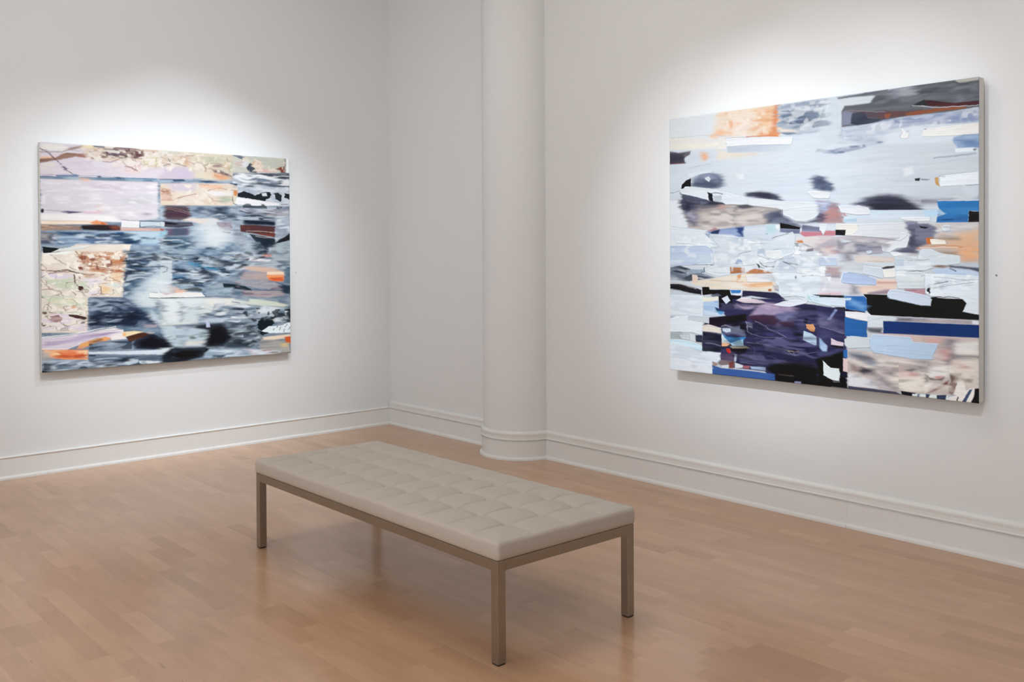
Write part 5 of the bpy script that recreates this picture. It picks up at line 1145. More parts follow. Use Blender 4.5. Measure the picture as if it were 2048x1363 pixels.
[0,56,61,80,11,16,36,4.6,0,1,0,265,1784,409,1785,409,1818,265,1826],
[1,156,164,183,-1,-1,-1,4.6,3.7,0,0,269,1673,351,1675,409,1682],
[1,146,154,173,-1,-1,-1,4.6,3.1,0,0,291,1764,351,1763,409,1776],
[0,104,111,135,80,85,108,9.2,0,1,0,417,1637,560,1611,594,1641,580,1692,496,1676,424,1681],
[0,203,220,235,-1,-1,-1,1.4,0,0,1,420,1639,482,1638,485,1663,453,1672,424,1659],
[0,57,128,192,92,161,214,4.6,0,0,0,417,1678,453,1701,524,1703,598,1692,573,1728,496,1752,446,1730],
[0,175,218,241,-1,-1,-1,1.4,0,0,1,481,1750,573,1712,582,1764,496,1768],
[0,217,235,244,-1,-1,-1,1.4,0,0,1,415,1680,446,1719,483,1749,417,1750],
[0,232,186,143,-1,-1,-1,2.3,0,0,1,417,1747,481,1755,456,1774,416,1777],
[0,5,5,5,-1,-1,-1,6.9,0,0,0,467,1793,615,1766,594,1805,495,1811],
[0,164,159,142,-1,-1,-1,4.6,0,0,0,474,1771,594,1758,622,1773,496,1787],
[0,188,47,32,-1,-1,-1,1.4,0,0,1,449,1789,478,1790,487,1822,468,1828,453,1813],
[0,145,129,132,120,108,115,4.6,0,0,0,383,1911,409,1879,517,1879,504,1935,467,1941],
[0,168,129,118,-1,-1,-1,4.6,0,0,0,344,1900,391,1916,350,1938],
[0,217,222,229,-1,-1,-1,2.3,0,0,0,409,1923,472,1912,468,1939,423,1940],
[0,127,66,62,-1,-1,-1,4.6,0,0,0,470,1895,508,1883,504,1935,470,1936],
[0,215,226,235,-1,-1,-1,1.4,0,0,1,515,1891,576,1906,573,1925,517,1934],
[0,170,98,111,-1,-1,-1,6.9,0,0,0,573,1909,625,1906,618,1926,580,1927],
[0,174,196,224,142,169,205,4.6,0,0,0,628,1909,739,1903,737,1928,635,1927],
[0,72,66,98,98,80,109,9.2,0,0,0,413,1841,510,1826,517,1882,416,1877],
[0,181,193,218,-1,-1,-1,4.6,0,0,0,511,1827,532,1829,524,1882,511,1890],
[0,52,56,90,83,88,125,9.2,0,0,0,538,1837,656,1820,663,1868,552,1893],
[0,56,94,164,-1,-1,-1,2.3,0,0,0,343,1928,416,1944,495,1943,628,1942,805,1948,805,1999,343,2002],
[0,5,5,5,5,5,13,6.9,0,0,0,805,1948,744,1910,863,1850,991,1875,1084,1865,1115,1779,1175,1767,1175,1997,805,1999],
[1,144,131,122,-1,-1,-1,4.6,2.4,0,0,824,1946,927,1946],
[0,148,153,195,-1,-1,-1,2.3,0,0,0,937,1984,978,1982,977,1996,935,1996],
[0,104,107,138,156,161,182,4.6,0,0,0,598,1577,644,1588,643,1625,605,1613],
[1,182,187,207,-1,-1,-1,4.6,3.7,0,0,598,1584,612,1654,636,1667],
[0,5,5,21,-1,-1,-1,6.9,0,0,0,549,1594,598,1605,598,1641,553,1637],
[0,20,18,58,-1,-1,-1,23,0,0,0,831,1708,991,1696,1078,1729,1029,1774,896,1765],
[0,52,53,98,-1,-1,-1,27.6,0,0,0,691,1635,915,1606,915,1688,731,1702],
[1,153,148,169,-1,-1,-1,1.4,2.4,0,0,605,1732,731,1737,889,1769],
[1,131,128,161,-1,-1,-1,1.4,2.4,0,0,889,1769,1022,1781,1091,1760],
[1,106,104,137,-1,-1,-1,2.3,2.4,0,0,664,1573,765,1630,876,1670],
[1,106,104,136,-1,-1,-1,2.3,3.1,0,0,1054,1564,1115,1587,1176,1603],
[1,176,155,111,-1,-1,-1,1.4,1.8,0,0,886,1762,902,1785,940,1802,928,1779,966,1769,953,1756],
[1,233,219,161,-1,-1,-1,1.4,3.1,0,0,889,1771,928,1770],
[1,82,83,122,-1,-1,-1,1.4,2.4,0,0,1094,1728,1081,1866,927,1871],
[1,88,89,130,-1,-1,-1,2.3,3.1,0,0,622,1752,656,1764,663,1861],
[1,124,123,154,-1,-1,-1,1.4,2.4,0,0,566,1885,663,1890],
[1,70,71,108,-1,-1,-1,4.6,3.1,0,0,704,1802,863,1850,1053,1845],
[0,185,211,230,-1,-1,-1,1.4,0,0,1,998,1620,1054,1638,1098,1668,1115,1700,1104,1722,1054,1713,994,1684],
[0,142,173,215,188,211,237,4.6,0,0,0,1115,1708,1150,1717,1140,1759,1121,1767],
[0,87,105,162,-1,-1,-1,6.9,0,0,0,1103,1721,1127,1725,1121,1766,1163,1769,1127,1788,1091,1775],
[0,203,138,87,216,159,110,1.4,0,0,1,1013,1573,1060,1570,1074,1596,1066,1622,1041,1618,1017,1600],
[0,5,5,21,-1,-1,-1,4.6,0,0,0,1001,1528,1030,1531,1020,1568,999,1561],
[0,166,137,138,135,128,140,11.5,0,0,0,1103,706,1159,718,1214,730,1252,798,1252,871,1136,867,1103,856],
[0,180,128,122,-1,-1,-1,23,0,0,0,1153,757,1203,766,1224,833,1153,842],
[0,185,197,212,126,144,181,13.8,0,1,0,1103,718,1159,718,1153,776,1114,792,1103,792],
[0,60,64,88,-1,-1,-1,13.8,0,0,0,1103,798,1142,812,1131,854,1103,856],
[0,192,209,222,204,217,226,2.3,0,0,0,1408,788,1789,802,1822,833,1784,848,1779,880,1747,874,1578,849,1321,839,1252,861,1252,828],
[0,181,211,233,-1,-1,-1,9.2,0,0,0,1718,802,1794,800,1819,830,1761,844,1721,840],
[0,168,195,209,-1,-1,-1,4.6,0,0,0,1254,843,1332,840,1332,863,1254,863],
[0,212,217,222,-1,-1,-1,1.4,1.1,0,1,1221,750,1343,754,1405,772,1412,817,1337,817,1235,797],
[1,173,60,75,-1,-1,-1,4.6,3.9,0,0,1254,804,1273,820],
[0,222,228,232,-1,-1,-1,1.4,0,0,1,1587,843,1747,846,1747,872,1665,872,1592,855],
[0,210,214,219,-1,-1,-1,1.4,1.1,0,1,1207,871,1337,878,1617,876,1619,904,1631,956,1587,995,1477,976,1363,962,1268,954,1207,914],
[0,220,219,212,-1,-1,-1,1.4,0,0,1,1208,873,1338,878,1338,926,1310,946,1268,951,1262,915,1208,912],
[0,5,5,5,21,37,62,2.3,0,0,0,1202,912,1267,915,1262,953,1200,950],
[0,189,127,136,177,114,125,2.3,0,0,0,1103,917,1201,919,1200,953,1102,952],
[0,213,219,224,-1,-1,-1,1.4,0,0,1,1103,868,1146,871,1142,915,1125,951,1114,920,1103,914],
[0,198,187,189,-1,-1,-1,9.2,0,0,0,1102,952,1197,954,1180,976,1102,1012],
[0,152,153,164,183,176,181,6.9,2.8,0,0,1102,1024,1186,964,1268,957,1363,959,1577,979,1477,1016,1487,1075,1374,1089,1213,1076,1102,1097],
[0,116,119,138,142,143,159,13.8,0,0,0,1278,1008,1472,1013,1492,1066,1294,1069],
[0,171,166,172,-1,-1,-1,13.8,0,0,0,1268,966,1477,982,1538,988,1321,1003],
[0,99,97,114,128,125,139,11.5,3.4,0,0,1213,1055,1321,1050,1332,1074,1213,1073],
[0,201,210,216,-1,-1,-1,9.2,0,0,0,1230,980,1294,990,1289,1001,1230,1002],
[0,188,154,153,-1,-1,-1,18.4,0,0,0,1136,1036,1191,1025,1208,1067,1147,1079],
[0,129,122,132,-1,-1,-1,18.4,0,0,0,1262,1074,1305,1080,1294,1127,1240,1127],
[0,184,201,219,-1,-1,-1,1.4,0,0,1,1388,1059,1421,1057,1422,1074,1400,1081],
[0,85,89,109,116,120,141,9.2,2.2,0,0,1619,870,1670,872,1675,886,1737,886,1786,909,1791,948,1770,973,1765,1020,1680,1053,1687,1104,1602,1075,1547,1059,1626,1035,1636,950,1619,921],
[0,132,136,159,-1,-1,-1,4.6,0,0,0,1622,871,1669,873,1668,888,1622,890],
[0,9,5,17,-1,-1,-1,2.3,0,0,0,1690,901,1744,912,1723,920,1694,913],
[0,60,63,83,-1,-1,-1,13.8,0,0,0,1636,973,1665,962,1675,1042,1631,1030],
[0,190,177,169,203,174,152,13.8,0,0,0,1791,893,1999,894,1999,1131,1903,1131,1903,1093,1770,1054,1680,1053,1737,1008,1791,959],
[0,201,202,208,218,216,216,16.1,0,0,0,1789,901,1997,895,1997,931,1862,966,1791,948],
[0,219,179,144,-1,-1,-1,27.6,0,0,0,1835,999,1926,978,1999,931,1999,1012,1908,1033,1840,1032],
[0,224,172,131,-1,-1,-1,23,0,0,0,1890,1044,1999,1012,1999,1107,1917,1123,1890,1087],
[0,191,113,67,-1,-1,-1,2.3,0,0,0,1723,980,1765,974,1749,986,1752,1017,1733,1021],
[0,197,107,38,-1,-1,-1,4.6,0,0,0,1730,978,1765,975,1750,1003,1742,1009],
[0,140,130,118,-1,-1,-1,13.8,0,0,0,1765,981,1890,978,1890,994,1835,993],
[0,236,232,219,-1,-1,-1,1.4,0,0,1,1747,987,1770,987,1826,996,1833,1021,1754,1021],
[1,204,130,75,-1,-1,-1,6.9,5.1,0,0,1675,1040,1817,1029,1917,1038],
[1,236,230,221,-1,-1,-1,4.6,3.4,0,0,1689,1042,1816,1037,1890,1039],
[0,129,116,107,153,136,119,11.5,0,0,0,1789,1062,1890,1071,1894,1089,1816,1084],
[0,85,69,86,-1,-1,-1,9.2,0,0,0,1641,1070,1680,1070,1680,1092,1651,1092],
[0,218,227,233,-1,-1,-1,1.4,0,0,1,1805,910,1826,898,1854,903,1851,937,1817,941],
[0,216,223,228,-1,-1,-1,1.4,0.6,0,1,1474,1019,1528,1005,1577,986,1590,938,1637,953,1634,984,1619,1038,1567,1042,1527,1069,1487,1066],
[0,222,228,231,-1,-1,-1,1.4,0,0,1,1527,1069,1572,1069,1595,1089,1552,1097,1533,1083],
[0,210,198,190,199,190,189,6.9,0,0,0,1321,1086,1552,1101,1552,1135,1321,1133],
[0,189,202,216,176,192,213,1.4,0,0,1,1102,1100,1213,1105,1213,1159,1102,1155],
[0,183,189,195,197,202,207,6.9,0,0,0,1283,1133,1477,1159,1374,1186,1246,1193,1213,1158],
[1,153,140,127,-1,-1,-1,2.3,2.2,0,0,1394,1127,1477,1130,1552,1127],
[0,172,154,156,-1,-1,-1,11.5,0,0,0,1136,1164,1235,1170,1240,1229,1136,1231],
[0,143,136,145,-1,-1,-1,11.5,0,0,0,1136,1225,1235,1224,1235,1254,1169,1267],
[0,210,222,230,-1,-1,-1,1.4,1.1,0,1,1684,1098,1689,1070,1704,1049,1751,1050,1798,1076,1903,1093,1904,1143,1853,1149,1770,1165,1723,1185,1607,1186,1602,1127,1682,1118],
[1,104,112,124,-1,-1,-1,1.4,2.2,0,0,1626,1124,1699,1121,1742,1116],
[1,161,171,181,-1,-1,-1,1.4,2.2,0,0,1746,1094,1803,1092],
[0,188,204,215,-1,-1,-1,1.4,0,0,1,1555,1109,1607,1112,1604,1184,1557,1190],
[0,138,115,103,-1,-1,-1,6.9,0,0,0,1753,1157,1789,1149,1816,1151,1858,1158,1812,1171],
[0,92,98,119,65,73,95,6.9,1.7,0,0,1846,1151,1890,1156,1999,1166,1999,1193,1952,1177,1853,1167],
[0,182,204,232,201,219,239,6.9,0,0,0,1765,1174,1853,1170,1952,1180,1999,1196,1999,1217,1862,1211,1770,1207],
[0,225,237,246,-1,-1,-1,1.4,0,0,1,1718,1208,1862,1211,1999,1217,1999,1366,1925,1341,1746,1346,1720,1300],
[1,77,87,103,-1,-1,-1,2.3,5.1,0,0,1853,1173,1885,1189],
[1,86,95,113,-1,-1,-1,1.4,3.4,0,0,1756,1283,1770,1274,1807,1262,1844,1256],
[0,8,15,25,-1,-1,-1,2.3,3.9,0,0,1730,1292,1744,1280,1758,1285,1746,1300,1749,1333,1734,1320,1723,1306],
[1,174,186,199,-1,-1,-1,2.3,2.2,0,0,1770,1227,1839,1231,1908,1243,1996,1239],
[1,123,134,147,-1,-1,-1,1.4,2.2,0,0,1760,1344,1816,1331,1871,1325],
[1,5,5,5,-1,-1,-1,1.4,2.8,0,0,1760,1352,1839,1352,1889,1359],
[0,201,212,221,-1,-1,-1,1.4,0,0,1,1374,1160,1436,1165,1488,1176,1488,1243,1446,1232,1373,1211],
[0,229,229,223,-1,-1,-1,1.4,0,0,1,1487,1185,1556,1178,1556,1231,1492,1236],
[0,48,49,51,-1,-1,-1,2.3,0.6,0,0,1478,1172,1507,1161,1552,1157,1557,1170,1487,1179],
[0,217,191,177,225,208,197,9.2,0,0,0,1446,1244,1562,1242,1572,1304,1507,1341,1363,1347,1331,1302,1446,1286],
[0,194,151,139,-1,-1,-1,9.2,0,0,0,1446,1261,1562,1262,1567,1270,1446,1276],
[0,151,132,145,-1,-1,-1,9.2,0,0,0,1394,1336,1517,1312,1722,1340,1722,1351,1577,1339,1394,1352],
[0,211,214,220,199,197,205,9.2,0,0,0,1102,1238,1235,1242,1321,1291,1334,1348,1102,1359],
[0,222,226,230,-1,-1,-1,1.4,0,0,1,1102,1174,1136,1179,1137,1231,1102,1237],
[0,125,123,134,-1,-1,-1,16.1,0,0,0,1307,1285,1334,1305,1344,1347,1310,1349],
[0,223,229,233,-1,-1,-1,1.4,0,0,1,1149,1237,1174,1234,1173,1267,1158,1258],
[0,209,183,188,-1,-1,-1,9.2,0,0,0,1102,1348,1240,1341,1240,1357,1102,1361],
[0,173,191,221,-1,-1,-1,1.4,0,0,1,1243,1207,1294,1202,1384,1221,1449,1245,1446,1286,1321,1282,1244,1276,1234,1254],
[1,224,229,236,-1,-1,-1,1.4,5.1,0,0,1234,1254,1248,1209],
[1,86,92,103,-1,-1,-1,1.4,2.2,0,0,1283,1204,1342,1209,1405,1227],
[0,203,213,218,217,226,230,2.3,0,0,1,1557,1196,1718,1199,1718,1302,1572,1306,1561,1247],
[1,53,62,75,-1,-1,-1,1.4,2.8,0,0,1626,1194,1680,1188,1718,1196],
[1,70,78,88,-1,-1,-1,4.6,3.4,0,0,1699,1222,1718,1216],
[0,178,137,150,195,154,164,4.6,0,0,0,1602,1308,1723,1300,1722,1346,1626,1327],
[1,104,69,84,-1,-1,-1,2.3,2.8,0,0,1607,1316,1675,1314],
[0,5,5,5,-1,-1,-1,4.6,0,0,0,1102,1363,1256,1360,1259,1379,1102,1379],
[0,5,5,5,-1,-1,-1,1.4,0.6,0,0,1371,1348,1517,1349,1675,1403,1756,1355,1908,1357,1937,1387,1919,1437,1394,1462,1389,1374],
[1,238,246,253,-1,-1,-1,1.4,3.4,0,0,1784,1354,1835,1359,1894,1355,1908,1360],
[0,203,218,234,-1,-1,-1,1.4,0,0,1,1509,1351,1515,1326,1527,1314,1557,1312,1722,1345,1755,1361,1741,1410,1699,1409,1602,1389,1527,1370],
[0,32,31,67,52,53,94,4.6,0,0,0,1082,1451,1261,1443,1270,1469,1270,1749,1276,1992,1081,1987],
[0,103,102,136,42,43,85,11.5,0,1,0,1101,1498,1199,1522,1259,1539,1259,1623,1167,1594,1101,1577],
[1,132,132,164,-1,-1,-1,2.3,3.3,0,0,1101,1584,1180,1601,1259,1620],
[0,5,5,5,-1,-1,-1,9.2,0,0,0,1081,1808,1166,1772,1256,1743,1276,1874,1276,1997,1081,1995],
[0,5,5,5,-1,-1,-1,1.4,0.7,0,0,1390,1348,1513,1349,1752,1360,1913,1361,1937,1387,1916,1438,2000,1454,2000,1487,1623,1486,1417,1487,1390,1456],
[0,203,218,234,-1,-1,-1,1.4,0,0,1,1512,1356,1516,1328,1536,1314,1629,1322,1719,1342,1757,1367,1749,1410,1696,1409,1524,1372],
[0,227,238,248,-1,-1,-1,2.3,0,0,1,1724,1289,2000,1244,2000,1452,1960,1447,1918,1438,1937,1387,1919,1361,1746,1348,1722,1329],
[1,5,5,6,-1,-1,-1,1.4,3.9,0,0,1774,1353,1844,1349,1908,1356],
[1,156,167,180,-1,-1,-1,1.4,2.6,0,0,1769,1308,1818,1274,1871,1266],
[0,8,15,25,-1,-1,-1,2.3,4.6,0,0,1727,1302,1755,1285,1744,1308,1746,1344,1733,1322],
[0,49,109,178,32,92,162,2.3,0,0,0,1260,1364,1375,1362,1391,1380,1391,1456,1381,1467,1269,1453,1261,1434],
[0,116,163,214,-1,-1,-1,18.4,0,0,0,1269,1374,1381,1429,1381,1453,1294,1419],
[0,206,220,231,-1,-1,-1,1.4,0,0,1,1102,1380,1173,1378,1263,1380,1263,1438,1167,1430,1102,1425],
[0,206,221,232,-1,-1,-1,4.6,0,0,0,1260,1380,1300,1377,1294,1391,1260,1394],
[0,29,31,49,-1,-1,-1,2.3,3.3,0,0,1199,1440,1263,1443,1259,1462,1212,1461],
[0,7,5,32,-1,-1,-1,2.3,0,0,0,1263,1452,1381,1467,1390,1480,1263,1469],
[0,103,117,163,137,149,191,4.6,0,0,0,1163,1517,1199,1457,1215,1461,1170,1532,1147,1530],
[0,229,229,234,-1,-1,-1,1.4,1.3,0,1,1263,1469,1331,1469,1387,1474,1420,1487,1492,1490,1489,1499,1393,1528,1319,1516,1266,1508],
[0,37,99,167,30,88,155,2.3,0.7,0,0,1259,1506,1294,1515,1394,1530,1394,1636,1319,1639,1259,1636],
[0,211,220,227,-1,-1,-1,2.3,0,0,0,1395,1494,1565,1493,1565,1516,1488,1521,1488,1562,1396,1567],
[0,81,82,93,137,139,147,9.2,0,0,0,1396,1569,1489,1566,1489,1606,1417,1602,1396,1593],
[0,152,147,154,188,179,184,6.9,0,1,0,1565,1494,2000,1488,2000,1514,1565,1518],
[0,106,106,117,-1,-1,-1,11.5,0,0,0,1565,1496,1640,1495,1640,1512,1565,1516],
[0,233,239,250,-1,-1,-1,6.9,0,0,0,1965,1491,2000,1492,2000,1512,1965,1511],
[0,8,44,106,15,51,113,1.4,0,0,0,1488,1521,2000,1516,2000,1596,1488,1604],
[0,211,191,186,191,174,173,6.9,0,0,0,1429,1612,1536,1603,1817,1601,2000,1598,2000,1629,1790,1647,1651,1644],
[0,216,207,203,195,186,185,6.9,0,0,0,1278,1720,1429,1735,1651,1756,1763,1749,1790,1652,1817,1630,2000,1598,2000,1907,1839,1966,1594,1983,1278,1987],
[0,213,170,164,-1,-1,-1,16.1,0,0,0,1730,1617,1817,1611,1806,1644,1741,1643],
[0,120,128,143,153,159,171,18.4,0,0,0,1281,1741,1374,1740,1453,1794,1477,1826,1417,1839,1356,1797,1287,1775],
[0,230,224,218,-1,-1,-1,18.4,0,0,0,1429,1762,1571,1770,1651,1782,1489,1818,1453,1794],
[0,53,52,61,85,83,95,13.8,0,0,0,1334,1868,1368,1837,1447,1850,1444,1879,1368,1887],
[0,147,130,127,-1,-1,-1,16.1,0,0,0,1280,1814,1343,1839,1343,1871,1287,1869],
[0,82,86,96,-1,-1,-1,16.1,0,0,0,1312,1759,1405,1765,1429,1783,1356,1786],
[0,226,231,237,-1,-1,-1,9.2,0,0,0,1278,1886,1355,1900,1416,1915,1459,1971,1278,1975],
[0,210,178,169,-1,-1,-1,18.4,0,0,0,1571,1810,1640,1783,1640,1830,1582,1837],
[0,147,145,149,180,177,181,23,0,0,0,1634,1784,1707,1754,1757,1766,1729,1814,1640,1837],
[0,72,73,83,-1,-1,-1,9.2,0,0,0,1614,1831,1651,1816,1665,1821,1645,1837],
[0,223,165,161,-1,-1,-1,16.1,0,0,0,1568,1857,1622,1844,1685,1851,1651,1874,1594,1876],
[0,243,240,228,-1,-1,-1,16.1,0,0,0,1547,1893,1707,1859,1713,1954,1605,1977,1536,1942],
[0,157,152,157,-1,-1,-1,18.4,0,0,0,1417,1866,1477,1887,1588,1979,1535,1972,1453,1924],
[0,116,112,120,-1,-1,-1,18.4,0,0,0,1536,1854,1571,1857,1547,1873,1500,1865],
[0,215,215,219,181,179,186,13.8,0,0,0,1410,1908,1488,1934,1535,1969,1453,1972],
[0,203,158,158,-1,-1,-1,20.7,0,0,0,1790,1704,1817,1663,1866,1659,1865,1723,1847,1764,1817,1737],
[0,168,156,161,-1,-1,-1,20.7,0,0,0,1801,1632,1860,1621,1855,1673,1806,1677],
[0,116,119,129,-1,-1,-1,16.1,0,0,0,1854,1615,1884,1619,1871,1697,1863,1762,1841,1771,1851,1692],
[0,230,230,228,-1,-1,-1,13.8,0,0,0,1877,1635,2000,1617,2000,1700,1877,1704],
[0,103,103,108,145,144,147,11.5,0,0,0,1865,1712,1934,1708,2000,1706,2000,1719,1934,1731,1871,1724],
[0,224,214,206,233,227,220,13.8,0,0,0,1860,1746,2000,1733,2000,1803,1865,1808],
[0,198,166,158,-1,-1,-1,16.1,0,0,0,1908,1777,1939,1761,1944,1786,1918,1795],
[0,243,244,242,-1,-1,-1,11.5,0,0,0,1732,1814,1774,1794,1845,1783,1845,1851,1735,1863],
[0,112,106,106,-1,-1,-1,6.9,0,0,0,1727,1864,1779,1873,1825,1853,1814,1878,1751,1881],
[0,213,144,146,-1,-1,-1,9.2,0,0,0,1779,1855,1812,1848,1806,1865,1779,1867],
[0,118,97,94,-1,-1,-1,6.9,0,0,0,1850,1828,1916,1818,1897,1863,1857,1895],
[0,152,130,124,-1,-1,-1,6.9,0,0,0,1844,1893,1871,1874,1895,1887,1865,1963,1844,1953],
[0,249,248,244,-1,-1,-1,4.6,0,0,1,1892,1878,1924,1864,1937,1934,1900,1971,1871,1958],
[0,127,87,85,-1,-1,-1,6.9,0,0,0,1732,1966,1779,1927,1847,1870,1839,1904,1773,1950],
[0,223,216,209,-1,-1,-1,9.2,0,0,0,1921,1821,1996,1825,1996,1898,1934,1912],
[0,161,150,142,-1,-1,-1,9.2,0,0,0,1897,1842,1965,1854,1955,1874,1902,1867],
[0,246,244,239,-1,-1,-1,9.2,0,0,0,1713,1908,1757,1897,1740,1944,1713,1964],
[0,114,109,113,-1,-1,-1,9.2,0,0,0,1718,1842,1732,1853,1724,1907,1718,1908],
[0,57,59,84,77,80,103,2.3,0,0,0,1278,1975,1416,1976,1559,1980,1596,1996,1278,1998],
[0,7,13,30,-1,-1,-1,2.3,0,0,0,1585,1970,1671,1974,1651,2000,1594,1994],
[0,238,252,255,-1,-1,-1,2.3,0,0,0,1651,1982,1841,1966,1841,2003,1648,2003],
[0,52,71,104,-1,-1,-1,2.3,0,0,0,1724,1974,1749,1973,1736,2001,1723,2000],
[0,37,52,78,62,80,114,2.3,0,0,0,1782,1973,1836,1965,1825,2004,1782,2003],
[0,122,141,172,-1,-1,-1,2.3,0,0,0,1679,1978,1693,1978,1687,2001,1676,2001],
[0,255,255,255,-1,-1,-1,1.4,0,0,1,1848,1978,1913,1956,1950,1913,1988,1903,1975,1954,1965,2001,1838,2002],
[0,65,85,123,-1,-1,-1,2.3,0,0,0,1929,1967,1952,1918,1968,1911,1934,1998,1913,1999],
[1,39,44,55,-1,-1,-1,1.4,5.3,0,0,1892,1971,1887,2003],
[0,5,5,9,-1,-1,-1,2.3,0,0,0,1978,1906,2001,1904,2001,2001,1955,2001,1975,1954],
[0,228,240,243,-1,-1,-1,1.4,1.3,0,1,1124,1818,1147,1845,1173,1863,1224,1864,1232,1896,1224,1948,1185,1947,1126,1919],
[0,13,14,41,-1,-1,-1,4.6,0,0,0,1230,1886,1276,1888,1276,1916,1233,1917],
[1,148,159,162,-1,-1,-1,1.4,3.3,0,0,1185,1958,1224,1955],
[0,204,215,221,-1,-1,-1,1.4,0,0,1,1258,1659,1294,1635,1344,1635,1411,1640,1412,1704,1281,1721,1258,1697],
[0,188,212,237,-1,-1,-1,1.4,0.7,0,1,1410,1647,1429,1613,1536,1614,1643,1618,1654,1649,1793,1648,1769,1706,1758,1751,1651,1757,1536,1746,1429,1736,1411,1702],
[1,222,239,252,-1,-1,-1,1.4,2.6,0,0,1506,1684,1500,1732],
[1,156,182,210,-1,-1,-1,1.4,2,0,0,1503,1685,1594,1677],
[0,38,106,180,-1,-1,-1,2.3,0,0,0,1251,1738,1276,1729,1276,1785,1253,1784],
[0,226,203,204,-1,-1,-1,2.3,0,0,0,1249,1789,1276,1790,1276,1882,1248,1878],
[0,217,203,214,-1,-1,-1,1.4,0,0,1,1176,1658,1211,1676,1253,1684,1251,1708,1173,1704],
[0,5,5,5,-1,-1,-1,4.6,0,0,0,1166,1708,1250,1708,1251,1722,1218,1728,1173,1714],
[0,132,167,214,179,207,236,6.9,0,0,0,1101,1663,1127,1690,1150,1716,1147,1752,1121,1754,1101,1727],
[0,69,71,114,-1,-1,-1,11.5,0,0,0,1101,1756,1153,1759,1231,1724,1166,1779,1101,1792],
[0,170,184,197,-1,-1,-1,9.2,0,2,0,325,932,811,966,946,1075,1172,1110,1172,1339,856,1384,833,1290,388,1173],
[0,226,231,233,-1,-1,-1,9.2,0,3,0,17,926,946,981,1172,1110,1172,1339,856,1384,833,1290,16,1110],
[0,228,226,219,-1,-1,-1,6.9,0,2,0,193,1259,489,1235,599,1233,811,1326,451,1336],
[0,208,203,200,-1,-1,-1,9.2,0,2,0,247,732,725,753,725,862,286,867],
[0,116,109,114,-1,-1,-1,11.5,0,2,0,194,723,725,741,725,862,286,874],
[0,215,213,211,-1,-1,-1,9.2,0,2,0,1102,963,1553,989,1552,1132,1102,1097],
[0,98,98,117,-1,-1,-1,9.2,0,2,0,1213,983,1553,1000,1487,1075,1213,1067],
[0,240,246,248,-1,-1,-1,9.2,0,2,0,1557,1058,1903,1098,1903,1180,1557,1305],
[0,171,187,202,-1,-1,-1,9.2,0,2,0,1718,1211,1997,1206,1996,1336,1746,1339],
[0,244,254,255,-1,-1,-1,9.2,0,3,0,1718,1211,1997,1206,1996,1336,1746,1339],
[0,37,91,154,-1,-1,-1,4.6,0,2,0,1787,798,1944,816,1944,881,1786,876],
[0,229,189,151,-1,-1,-1,13.8,0,2,0,1863,939,1997,915,1997,1099,1890,1055],
[0,152,161,177,-1,-1,-1,13.8,0,2,0,1791,898,1997,899,1997,969,1817,976],
[0,105,106,149,-1,-1,-1,18.4,0,2,0,410,1624,992,1521,1078,1729,1053,1852,731,1897,552,1886],
[0,5,5,12,-1,-1,-1,18.4,0,2,0,410,1566,992,1521,1151,1723,1053,1865,731,1918,452,1896],
[0,79,80,120,-1,-1,-1,18.4,0,2,0,831,1460,1164,1479,1163,1722,991,1696],
[0,191,174,193,-1,-1,-1,11.5,0,2,0,525,1446,960,1455,928,1504,560,1487],
[0,197,210,221,-1,-1,-1,4.6,0,2,0,2,1406,266,1397,265,1567,1,1589],
[0,202,215,228,-1,-1,-1,4.6,0,2,0,1,1786,394,1843,335,1994,0,1992],
[0,78,92,113,-1,-1,-1,11.5,0,2,0,837,16,1167,9,1164,196,930,211],
[0,210,214,217,-1,-1,-1,11.5,0,3,0,837,16,1167,9,1164,196,930,211],
[0,224,214,202,-1,-1,-1,18.4,0,3,0,387,8,791,32,783,209,418,168],
[0,204,146,106,-1,-1,-1,18.4,0,2,0,631,26,798,18,798,196,646,179],
[0,122,138,170,-1,-1,-1,9.2,0,2,0,1258,249,1508,204,1818,204,2000,202,2000,272,1653,268,1252,332],
[0,221,226,230,-1,-1,-1,9.2,0,3,0,1258,249,1508,204,1818,204,2000,202,2000,272,1653,268,1252,332],
[0,94,109,137,-1,-1,-1,6.9,0,3,0,1156,365,1455,340,1479,349,1207,391],
[0,115,119,128,-1,-1,-1,13.8,0,2,0,1455,41,1872,12,1997,32,1997,133,1709,98,1455,115],
[0,52,56,64,-1,-1,-1,13.8,0,2,0,1455,41,1872,12,1997,32,1997,133,1709,98,1455,115],
[0,165,92,51,-1,-1,-1,4.6,0,3,0,1407,157,1653,169,1872,176,1872,185,1630,189,1491,191],
[0,244,240,232,-1,-1,-1,11.5,0,2,0,1294,1747,1651,1769,1763,1759,1996,1636,1996,1876,1844,1945,1594,1969,1293,1956],
[0,147,138,143,-1,-1,-1,13.8,0,2,0,1294,1747,1651,1769,1844,1764,1844,1932,1594,1969,1293,1956],
[1,160,169,181,-1,-1,-1,1.8,2.1,0,0,337,1021,350,1072,360,1155],
[1,154,163,174,-1,-1,-1,1.8,2.1,0,0,575,956,707,964,710,1001],
[1,155,164,175,-1,-1,-1,1.8,2.1,0,0,747,1098,799,1117,862,1117],
[1,158,168,179,-1,-1,-1,1.8,2.1,0,0,489,1238,593,1221,776,1219],
[1,153,162,173,-1,-1,-1,1.8,2.1,0,0,935,1075,946,945,924,924],
[1,46,53,65,-1,-1,-1,2.3,4.3,0,0,695,1135,718,1156,747,1171],
[1,78,86,98,-1,-1,-1,2.3,3.2,0,0,857,1131,902,1149,957,1153],
[1,95,105,117,-1,-1,-1,2.3,2.7,0,0,683,1086,730,1104,765,1116],
[1,140,150,162,-1,-1,-1,1.4,1.6,0,0,799,1110,868,1110,935,1104],
[1,151,160,171,-1,-1,-1,1.4,2.1,0,0,356,1212,426,1223,476,1217],
